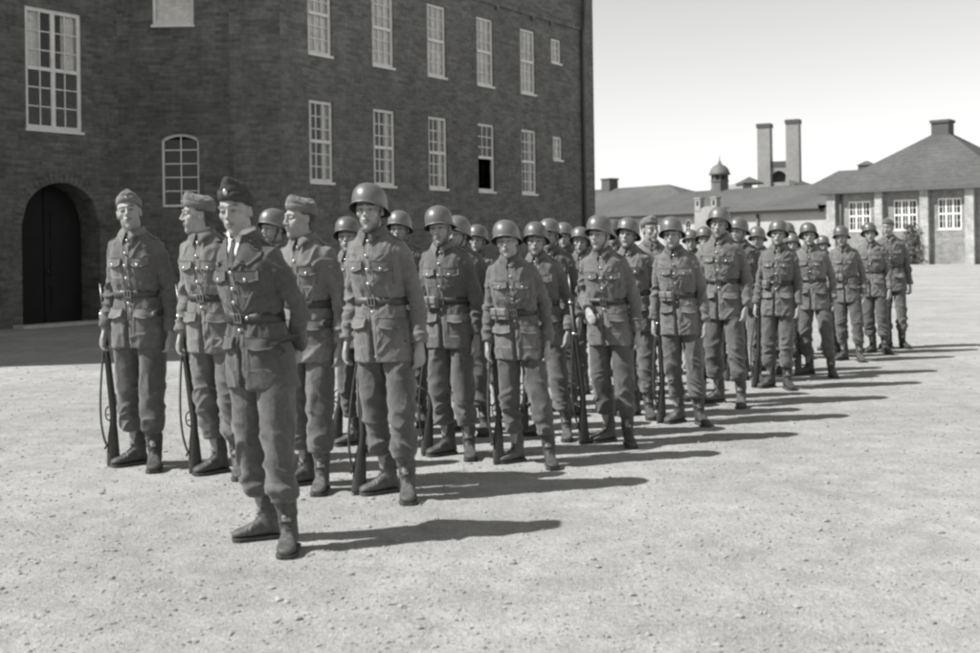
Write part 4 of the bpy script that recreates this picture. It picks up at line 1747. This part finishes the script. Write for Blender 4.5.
def make_person(spec):
    """builds one soldier standing at the origin facing -Y"""
    sd = spec['seed']
    ps = spec['pose']
    off = spec.get('officer', False)
    rs = np.random.RandomState(sd)
    root = empty('person')
    jm = M['wool_officer'] if off else M['wool']
    # --- body
    q = dict(jaw=rs.uniform(.90, 1.12), nose=rs.uniform(-.004, .005), cheek=rs.uniform(.9, 1.15), mouth=spec.get('mouth', rs.uniform(0, .0012)), brow=rs.uniform(-.0015, .002), gaze=rs.uniform(-.002, .002), seed=sd)
    HV, HF, tone = head_mesh(q)
    hm = hair_mesh(HV, HF, q)
    Q = head_quat(*spec['head'])
    Qn = np.array(Q)
    HW = (HV - np.array(PIV)) @ Qn.T + np.array(PIV + HEADC)
    b = MB()
    b.tube([(0, 0, .82), (0, 0, 1.0), (0, .005, 1.2), (0, .006, 1.38), (-.004, -.008, 1.50)], [(.09, .11), (.08, .10), (.08, .11), (.07, .12), (.048, .05)], 18)
    for key, s_ in (('r', -1), ('l', 1)):
        sh, el, wr = ps[key]
        b.tube([(0, .01, 1.40)] + joint_pts(sh, el, wr, 4), [.04] + [.032] * 5 + [.03] * 3 + [.027], 10)
        f = (Vector(wr) - Vector(el)).normalized()
        hd = ps['rh'] if key == 'r' else ps['lh']
        w_ = Vector(wr) + f * .030
        if hd == 'grip':
            hand(b, w_, f + Vector((0, .12, 0)), (-.35 * s_, -1, 0), 1.25, -s_ * 1, .9)
        elif hd == 'fist':
            hand(b, w_, f, (-s_, .1, 0), 1.15, -s_ * 1, .5)
        elif hd == 'relax':
            hand(b, w_, f + Vector((0, -.05, 0)), (-s_, .2, 0), .80, -s_ * 1, .4)
        elif hd == 'belly':
            hand(b, w_, f, (0, 1, 0), .5, -1 if s_ < 0 else 1, .5)
        else:
            hand(b, w_, f + Vector((0, -.06, 0)), (-s_, .15, 0), .7, -s_ * 1, .4)
    for key in ('rl', 'll'):
        hip, kn, an = ps[key]
        b.tube([(0, 0, .86), hip, kn, (an[0], an[1], .14)], [.06, .05, .045, .035], 10)
    bm_ = remesh(b, .005, 'body', M['skin'], 1)
    BV = getv(bm_)
    BF = [tuple(p.vertices) for p in bm_.polygons]
    al = MB()
    al.add(BV, BF)
    al.add(HW, HF)
    body = al.mesh('body', M['skin'])
    at2 = body.attributes.new('tone', 'FLOAT', 'POINT')
    at2.data.foreach_set('value', np.concatenate([np.ones(len(BV)) * .92, tone]))
    bpy.data.meshes.remove(bm_)
    bo = obj('body', body, root)
    # --- jacket
    fat = spec.get('fat', 1.0)
    jk = make_jacket(ps, sd * 7, jm, spec.get('vox', .0062), fat, off)
    jo = obj('jacket', jk, root)
    bv = bvh_of(jk)
    tm = make_trousers(ps, sd * 5 + 2, M['wool_trouser'])
    if spec.get('tmat'):
        tm.materials[0] = M[spec['tmat']]
    obj('trousers', tm, root)
    if not off:
        c = collar_mesh()
        cobj = c.build('collar', jm, jo)
    else:
        # shirt, tie and lapels
        s2 = MB()
        n = 30
        ph = np.linspace(-PI, PI, n)
        rows = []
        for (z, dr) in ((1.50, .006), (1.545, .004), (1.566, 0), (1.548, .010), (1.530, .014)):
            fr = np.abs(ph) / PI
            rows.append(np.stack([(.064 + dr) * np.sin(ph), -.014 + (.067 + dr) * np.cos(ph) - .008 * fr, z - .022 * fr ** 2 - (dr > .009) * .016 * smst(.85, 1, fr)], 1))
        s2.loft(rows, False, closed=False)
        pn = patch(bv, lambda u, v: ((u - .5) * .105 * (.25 + .75 * v) - .0, 1.375 + .155 * v), 9, 9, .004)
        s2.add(pn.verts(), pn.f)
        s2.build('shirt', M['shirt'], jo)
        t2 = patch(bv, lambda u, v: ((u - .5) * (.020 + .018 * (1 - v)), 1.36 + .15 * v), 5, 8, .012)
        t2.ball((0, -.100, 1.512), (.014, .010, .013), 10)
        t2.build('tie', M['tie'], jo)
        for s_ in (-1, 1):
            def lap(u, v, s_=s_):
                # v: 0 bottom meeting point, 1 shoulder
                xi = .006 + .052 * v ** .9
                wdt = .004 + .105 * math.sin(min(1, v * 1.12) * PI * .62) ** 1.0 * (1 if v < .78 else .62)
                return (s_ * (xi + wdt * u), 1.345 + .175 * v - .035 * u * (v > .3))
            lp = patch(bv, lap, 8, 16, .010)
            lp.build('lapel', M['wool'] if False else jm, jo)
        cl = MB()
        n = 30
        ph = np.linspace(-PI * .72, PI * .72, n)
        rows = []
        for (z, dr) in ((1.53, .004), (1.556, .010), (1.552, .018), (1.505, .046), (1.500, .040)):
            rows.append(np.stack([(.066 + dr) * np.sin(ph), -.010 + (.068 + dr) * np.cos(ph), z - .030 * (np.abs(ph) / 2.2) ** 2], 1))
        cl.loft(rows, False, closed=False)
        cl.build('collar', jm, jo)
    # placket
    z0p, z1p = .80, (1.49 if not off else 1.35)
    pk = patch(bv, lambda u, v: (-.016 + .034 * u, z0p + (z1p - z0p) * v), 4, 40, .0022)
    pk.build('placket', jm, jo)
    # chest pockets and skirt pockets
    for s_ in (-1, 1):
        cxp = s_ * .092
        bag = patch(bv, lambda u, v: (cxp + (u - .5) * .112, 1.215 + .115 * v), 8, 8, .0012, puff=lambda u, v: .003 * math.sin(PI * u) * math.sin(PI * v))
        po_ = bag.build('chest_pocket', jm, jo)
        fl = patch(bv, lambda u, v: (cxp + (u - .5) * .116, 1.345 - (.044 + .018 * (1 - abs(2 * u - 1))) * (1 - v)), 11, 6, .012, puff=lambda u, v: .006 * (1 - v))
        fo = fl.build('pocket_flap', jm, po_)
        h = bv.ray_cast(Vector((cxp, -.6, 1.300)), Vector((0, 1, 0)))
        if h[0]:
            obj('button', BUTTON, po_, h[0] + Vector((0, -.020, 0)))
        cx2 = s_ * .112
        sag = s_ * rs.uniform(.1, .25)
        bag = patch(bv, lambda u, v: (cx2 + (u - .5) * .135, .86 + .145 * v), 9, 9, .0012, puff=lambda u, v: .006 * math.sin(PI * u) * math.sin(PI * min(1, v * .9)))
        po_ = bag.build('skirt_pocket', jm, jo)
        fl = patch(bv, lambda u, v: (cx2 + (u - .5) * .146, 1.025 - (.052 + .012 * (1 - abs(2 * u - 1)) + .02 * sag * (u - .5)) * (1 - v)), 13, 6, .016, puff=lambda u, v: .024 * (1 - v) * (.6 + .4 * math.sin(u * 9 + sd)))
        fl.build('pocket_flap', jm, po_)
        # shoulder strap
        ss = MB()
        pts = []
        for t in np.linspace(0, 1, 7):
            x = s_ * (.085 + .095 * t)
            h = bv.ray_cast(Vector((x, .012, 1.7)), Vector((0, 0, -1)))
            pts.append((x, .012, (h[0].z if h[0] else 1.47) + .005))
        ss.tube(pts, [(.020, .003)] * 7, 8, ref=(0, 1, 0))
        ss.build('shoulder_strap', jm, jo)
    bz = [1.455, 1.375, 1.295, 1.215, 1.055] if not off else [1.335, 1.255, 1.19, 1.055]
    for z in bz:
        h = bv.ray_cast(Vector((.002, -.6, z)), Vector((0, 1, 0)))
        if h[0]:
            obj('button', BUTTON, jo, h[0] + Vector((0, -.009, 0)))
    # belt
    bl_, fy, prof = belt_mesh(bv, h=.024 if not off else .026)
    bmat = M['belt_dark'] if (off or spec.get('darkbelt')) else M['leather']
    be = bl_.build('belt', bmat, root)
    obj('buckle', BUCKLE, be, (0, fy - .003, BELT), None)
    if off:
        obj('button', BUTTON, be, (.055, fy + .002, BELT))
    if spec.get('pouch'):
        for a in spec['pouch']:
            Rr, aa, c = prof
            k = int(round((a / 360) * len(Rr))) % len(Rr)
            pos = Vector((Rr[k] * math.cos(aa[k]), c + Rr[k] * math.sin(aa[k]), BELT - .005))
            po_ = obj('ammo_pouch', pouch, root, pos, (0, 0, aa[k] + PI / 2))
            obj('pouch_flap', POUCHFLAP, po_)
    # boots
    for key, s_ in (('rf', -1), ('lf', 1)):
        x, y, ang = ps[key]
        bm, sm, lm = BOOTS[(sd + (s_ > 0)) % 3]
        bo_ = obj('boot', bm, root, (x, y, 0), (0, 0, R(ang)))
        bo_.scale = (1.0, .84, 1)
        obj('sole', sm, bo_)
        obj('laces', lm, bo_)
    # hat and hair, turned with the head
    T = Matrix.Translation(PIV + HEADC) @ Q.to_4x4() @ Matrix.Translation(-PIV)
    ho = hm.build('hair', M['hair'], root)
    ho.matrix_local = T
    if spec['hat'] == 'helmet':
        tl_ = Euler((R(spec.get('htilt', -3)), R(rs.uniform(-3, 3)), 0)).to_matrix().to_4x4()
        he = obj('helmet', HELMET, root)
        he.matrix_local = T @ tl_
        obj('lining', LINING, he)
        if spec.get('strap', True):
            s3 = obj('chin_strap', STRAP, he)
            s3.matrix_local = tl_.inverted()
    elif spec['hat'] == 'cap':
        he = obj('side_cap', CAP, root)
        tl_ = Euler((R(spec.get('htilt', -5)), R(spec.get('hroll', 5)), 0)).to_matrix().to_4x4()
        he.matrix_local = T @ tl_
        obj('cap_flap', CAPFLAP, he)
        obj('button', SBUTTON, he, (0, -.105, .072))
    else:
        he = obj('side_cap', OCAP, root)
        tl_ = Euler((R(-3), R(7), 0)).to_matrix().to_4x4()
        he.matrix_local = T @ tl_
        obj('cap_flap', OCAPFLAP, he)
        bd = MB()
        bd.ball((0, 0, 0), (.013, .005, .015), 12)
        bd.build('badge', M['brass'], he).location = (0, -.110, .086)
    return root


POSE_RIFLE['lh'] = 'relax'
TOPZ = dict(helmet=1.795, cap=1.768, ocap=1.796)
PA = POSE_RIFLE
PB = pose_var(PA, l=((.150, .012, 1.405), (.230, .070, 1.15), (.232, -.020, .905)), rl=((-.088, 0, .86), (-.115, -.04, .50), (-.120, .060, .10)), rf=(-.120, .065, -45), ll=((.088, 0, .86), (.135, -.090, .50), (.175, -.120, .10)), lf=(.175, -.115, 14))
PG = pose_var(PA)
PA['rh'] = PB['rh'] = 'relax'
PC = pose_var(PA, r=((-.150, .012, 1.405), (-.236, .050, 1.17), (-.135, -.152, 1.06)), rh='belly')
PD = pose_var(PA, l=((.150, .012, 1.405), (.216, .040, 1.14), (.234, -.025, .90)), ll=((.088, 0, .86), (.105, -.05, .50), (.120, -.060, .10)), lf=(.120, -.055, 30), rf=(-.100, .040, -30), rl=((-.088, 0, .86), (-.100, -.03, .50), (-.100, .035, .10)))
PD2 = pose_var(PD, rh='relax')
PO = pose_var(PA, r=((-.150, .012, 1.405), (-.226, .085, 1.16), (-.130, .175, .985)), l=((.150, .012, 1.405), (.228, .095, 1.16), (.110, .185, .975)), rh='hang', lh='hang',
              rl=((-.090, 0, .86), (-.125, -.03, .50), (-.150, .03, .10)), rf=(-.150, .035, -42), ll=((.090, 0, .86), (.118, -.075, .50), (.125, -.10, .10)), lf=(.125, -.095, 32))
PM = pose_var(PA, lh='fist', l=((.150, .012, 1.405), (.222, .055, 1.14), (.240, .005, .885)))

G = 'soldiers drawn up in four files on the parade ground'
# key: px, py (mid of the feet), y of hat top, body yaw, head (yaw rel, pitch, roll), hat, pose, extras, label
FRONT = [
    ('off', 285, 543, 178, -30, (18, 2, -3), 'ocap', PO, dict(officer=True, seed=3, tmat='wool_trouser', vox=.0055), 'officer in a dark side cap and tie standing alone ahead of the ranks'),
    ('m1', 147, 466, 192, -12, (22, -8, -8), 'cap', PM, dict(seed=5, hroll=8), 'leftmost soldier, in a pale side cap, head tilted and looking at the camera'),
    ('m2', 229, 474, 193, -18, (-47, 0, 2), 'cap', PD2, dict(seed=7), 'soldier in a pale side cap turned to profile, directly left of the officer'),
    ('m4', 315, 487, 196, -25, (-25, 2, 2), 'cap', PA, dict(seed=9), 'soldier in a pale side cap looking left, just right of the officer'),
    ('A', 399, 495, 182, -22, (13, 0, 0), 'helmet', PA, dict(seed=11, darkbelt=False, vox=.0055), 'tall helmeted soldier at the front of the nearest file, right of the three capped soldiers'),
    ('B', 531, 463, 219, -10, (0, 2, -3), 'helmet', PB, dict(seed=13, pouch=(215, 236), strap=False, fat=1.04), 'short helmeted soldier in the nearest file with an ammunition pouch and striding left leg'),
    ('C', 619, 443, 214, -22, (-12, 0, 2), 'helmet', PC, dict(seed=15, darkbelt=True), 'helmeted soldier with his right hand at his belt, third man of the nearest file'),
    ('D', 689, 423, 216, -20, (2, 0, 0), 'helmet', PD, dict(seed=17, pouch=(225, 245)), 'helmeted soldier with dark belt pouches, fourth man of the nearest file'),
    ('E', 728, 404, 206, -30, (11, 6, 4), 'helmet', PB, dict(seed=19, htilt=-14, mouth=.003, darkbelt=True), 'tallest helmeted soldier of the nearest file, helmet pushed back and mouth open'),
    ('F', 778, 388, 219, -26, (12, -2, 4), 'helmet', PD, dict(seed=21, pouch=(225,)), 'helmeted soldier right behind the tall man with the pushed back helmet'),
]


def set_person(o, px, py, ytop, yaw, hat, label, X=None, Y=None):
    if X is None:
        g_ = at(px, py)
    else:
        g_ = Vector((X, Y, 0))
    zt_ = CAMH + (HY - ROLL * (px - CX) - ytop) / F * g_.y
    s = zt_ / TOPZ[hat]
    o.location = g_
    o.rotation_euler = (0, 0, R(yaw))
    o.scale = (s * .92, s * .95, s)
    tag(o, label, 'person', G)
    return s


def set_lean(o, hx):
    """the men lean a little towards their right: slant everything above the feet so the head comes over hx"""
    Y, s, th = o.location.y, o.scale[2], o.rotation_euler[2]
    k = ((hx - CX) / F * Y - o.location.x - (.045 * math.sin(th) - .008) * s) / (1.64 * s)
    S = Matrix.Identity(4)
    S[0][2] = k * math.cos(th) / .92
    S[1][2] = -k * math.sin(th) / .95
    for ch in o.children:
        ch.matrix_parent_inverse = S
    o['lean'] = k


def put_rifle(person, label, first=[True], lean=0.0, muzzle=(-.300, -.072), butt=(-.215, -.105)):
    """butt on the ground by the right boot, barrel in the right hand"""
    o = RIFLE if first[0] else copy_tree(RIFLE)
    first[0] = False
    s = person.scale[2]
    yaw = person.rotation_euler[2]
    rot = Matrix.Rotation(yaw, 3, 'Z')
    b = person.location + rot @ (Vector((butt[0], butt[1], .0)) * s)
    t = person.location + rot @ (Vector((muzzle[0] + lean, muzzle[1], 1.2)) * s)
    t.x += person['lean'] * 1.2 * s * .8
    d = (t - b).normalized()
    zq = Vector((0, 0, 1)).rotation_difference(d).to_matrix()
    mm = (zq @ Matrix.Rotation(yaw - R(48), 3, 'Z')).to_4x4()
    mm.translation = b + Vector((0, 0, .006))
    o.matrix_world = mm
    tag(o, label, 'rifle', 'grounded rifles of the soldiers')
    return o


P = {}
HX = dict(off=236, m1=131, m2=200, m4=301, A=369, B=507, C=599, D=671, E=717, F=776)
for (k, px, py, yt, yaw, hd, hat, pose, ex, label) in FRONT:
    sp = dict(head=hd, hat=hat, pose=pose, **ex)
    o = make_person(sp)
    set_person(o, px, py, yt, yaw, hat, label)
    set_lean(o, HX[k])
    P[k] = o

# remaining men are copies of those above; each with its own spot, stature and turn
# (key, source, px, py or (X, Y), ytop, yaw, label)
REST = [
    ('Gm', 'A', 807, (3.51, 12.4), 222, -26, 'helmeted soldier of the nearest file, fourth from its far end'),
    ('H', 'D', 841, (4.36, 13.9), 225, -23, 'helmeted soldier of the nearest file, third from its far end'),
    ('I', 'C', 868, (4.98, 14.8), 222, -33, 'helmeted soldier of the nearest file, next to last before the capped man'),
    ('J', 'm2', 887, (5.52, 15.5), 218, -23, 'soldier in a side cap standing last at the far right end of the column'),
    ('h4', 'F', 440, (-.37, 7.90), 205, -23, 'helmeted soldier directly right of the tall helmeted front man'),
    ('h2', 'B', 347, (-1.05, 8.35), 216, -26, 'helmeted soldier half hidden behind the left shoulder of the tall front man in the helmet'),
    ('h1', 'D', 273, (-1.66, 8.75), 208, -38, 'helmet of a soldier showing between the officer and the third side cap'),
    ('h7', 'E', 534, (.33, 8.65), 221, -23, 'helmeted soldier close behind the shoulder of the short man with the pouch'),
    ('h5', 'C', 457, (-.27, 8.95), 215, -23, 'helmeted soldier in the gap left of the short man, nearer of two there'),
    ('h3', 'A', 399, (-.76, 9.4), 210, -23, 'helmet showing over the right shoulder of the tall front man'),
    ('h11', 'B', 626, (1.16, 9.6), 217, -26, 'helmeted soldier smiling just right of the man with his hand at his belt'),
    ('h8', 'D', 549, (.50, 9.95), 218, -23, 'helmeted soldier seen over the shoulders right of the short man'),
    ('h6', 'F', 476, (-.13, 10.3), 224, -26, 'helmeted soldier in the gap left of the short man, farther of two there'),
    ('h12', 'm4', 649, (1.49, 10.65), 216, 0, 'soldier in a side cap between two helmets, left of the fourth near man'),
    ('h10', 'E', 579, (.86, 11.0), 226, -20, 'helmeted soldier showing just left of the man with his hand at his belt'),
    ('h9', 'A', 563, (.74, 11.6), 222, -23, 'helmet deep in the column, second left of the man with hand at belt'),
    ('h16', 'C', 738, (2.6, 11.95), 217, -28, 'helmet looking out right of the tallest man'),
    ('h15', 'F', 703, (2.29, 12.25), 226, -26, 'helmet directly left of the tallest man, nearer of two'),
    ('h13', 'D', 613, (1.35, 12.6), 219, -23, 'helmet showing between the third man and the man right of him, behind both'),
    ('h17', 'B', 757, (2.99, 12.8), 226, -28, 'helmeted soldier between the tallest man and the man behind him'),
    ('h14', 'A', 690, (2.31, 13.2), 229, -26, 'helmet left of the tallest man, farther of two'),
    ('h18', 'D', 787, (3.83, 14.75), 222, -23, 'helmet top showing beyond the fifth man from the far end'),
    ('h19', 'F', 791, (3.77, 14.3), 233, -26, 'low helmet and eyes between the two helmeted men near the far end'),
    ('h20', 'A', 822, (4.43, 15.2), 235, -23, 'lowest helmet near the far end, turned away behind a shoulder'),
]
UNIQ = dict(Gm=(PB, (14, -3, 2)), H=(PA, (-6, 2, -3)), I=(PD, (20, 0, 0)), J=(PM, (-12, 0, 2)), h4=(PD, (10, 4, -4)), h2=(PA, (22, 0, 0)),
            h7=(PB, (16, 3, 5)), h11=(PA, (4, -4, 5)), h12=(PD, (24, 0, -2)), h5=(PB, (-4, 0, 3)))


def jitter(p, sd):
    r = np.random.RandomState(sd)
    p = _c.deepcopy(p)
    for key in ('r', 'l'):
        sh, el, wr = p[key]
        d = r.uniform(-1, 1, 6)
        p[key] = (sh, (el[0] + d[0] * .012, el[1] + d[1] * .02, el[2] + d[2] * .012), (wr[0] + d[3] * .014, wr[1] + d[4] * .035, wr[2] + d[5] * .014))
    for lk_, fk in (('rl', 'rf'), ('ll', 'lf')):
        hip, kn, an = p[lk_]
        dx, dy, da = r.uniform(-.022, .022), r.uniform(-.03, .03), r.uniform(-9, 9)
        p[lk_] = (hip, (kn[0] + dx * .6, kn[1] + dy * .5 - .01, kn[2]), (an[0] + dx, an[1] + dy, an[2]))
        x, y, a = p[fk]
        p[fk] = (x + dx, y + dy, a + da)
    return p


for (k, src, px, pos, yt, yaw, label) in REST:
    hat = 'cap' if src in ('m1', 'm2', 'm4') else 'helmet'
    if k in UNIQ:
        sd_ = 101 + 2 * len(P)
        o = make_person(dict(head=UNIQ[k][1], hat=hat, pose=jitter(UNIQ[k][0], sd_), seed=sd_, vox=.0075, fat=.96 + .10 * ((sd_ * 7) % 10) / 10, htilt=-7 + (sd_ % 5) * 2,
                             darkbelt=bool(sd_ % 4 == 1), pouch=(225, 245) if sd_ % 3 == 0 else None))
    else:
        o = copy_tree(P[src])
    if isinstance(pos, tuple):
        set_person(o, px, 0, yt, yaw, hat, label, (px - CX) / F * pos[1] + .115, pos[1])
        set_lean(o, px)
    P[k] = o

RL = [('m1', 'rifle grounded at the side of the leftmost soldier'), ('m2', 'rifle beside the capped soldier left of the officer, sling looping down'),
      ('m4', 'rifle behind the leg of the capped soldier right of the officer'), ('A', 'rifle held low by the tall helmeted front man'),
      ('B', 'rifle by the right boot of the short man with the pouch'), ('C', 'rifle leaning across the thigh of the third man of the near file'),
      ('D', 'rifle of the fourth man of the near file, sling hanging forward'), ('E', 'rifle beside the tallest man'), ('F', 'rifle of the man behind the tallest man'),
      ('Gm', 'rifle of the nearest file, fourth from its far end'), ('H', 'rifle of the nearest file, third from its far end'), ('I', 'rifle next to last at the far end of the nearest file'),
      ('h4', 'rifle seen behind the tall front man, held by the man right of him'), ('h2', 'rifle in the gap between the capped man and the tall front man'),
      ('h7', 'rifle in the gap between the short man and third man, nearer of two'), ('h5', 'rifle in the second file left of the short man'),
      ('h11', 'rifle in the gap between the third and fourth men of the near file'), ('h8', 'rifle in the gap between the short man and third man, farther of two'),
      ('h12', 'rifle seen low between the fourth man and the tallest man, farther one'), ('h16', 'rifle seen through the gap right of the tallest man'), ('h17', 'rifle in the gap left of the man behind the tallest man'),
      ('h19', 'rifle of the low helmeted man near the far end')]
for k, lab in RL:
    if k in ('m1', 'm2'):
        put_rifle(P[k], lab, muzzle=(-.325, .065), butt=(-.185, -.02))
    elif k in ('C', 'h8', 'h17'):
        put_rifle(P[k], lab)
    else:
        put_rifle(P[k], lab, muzzle=(-.235, .125), butt=(-.20, -.04))

for o in P.values():
    del o['lean']
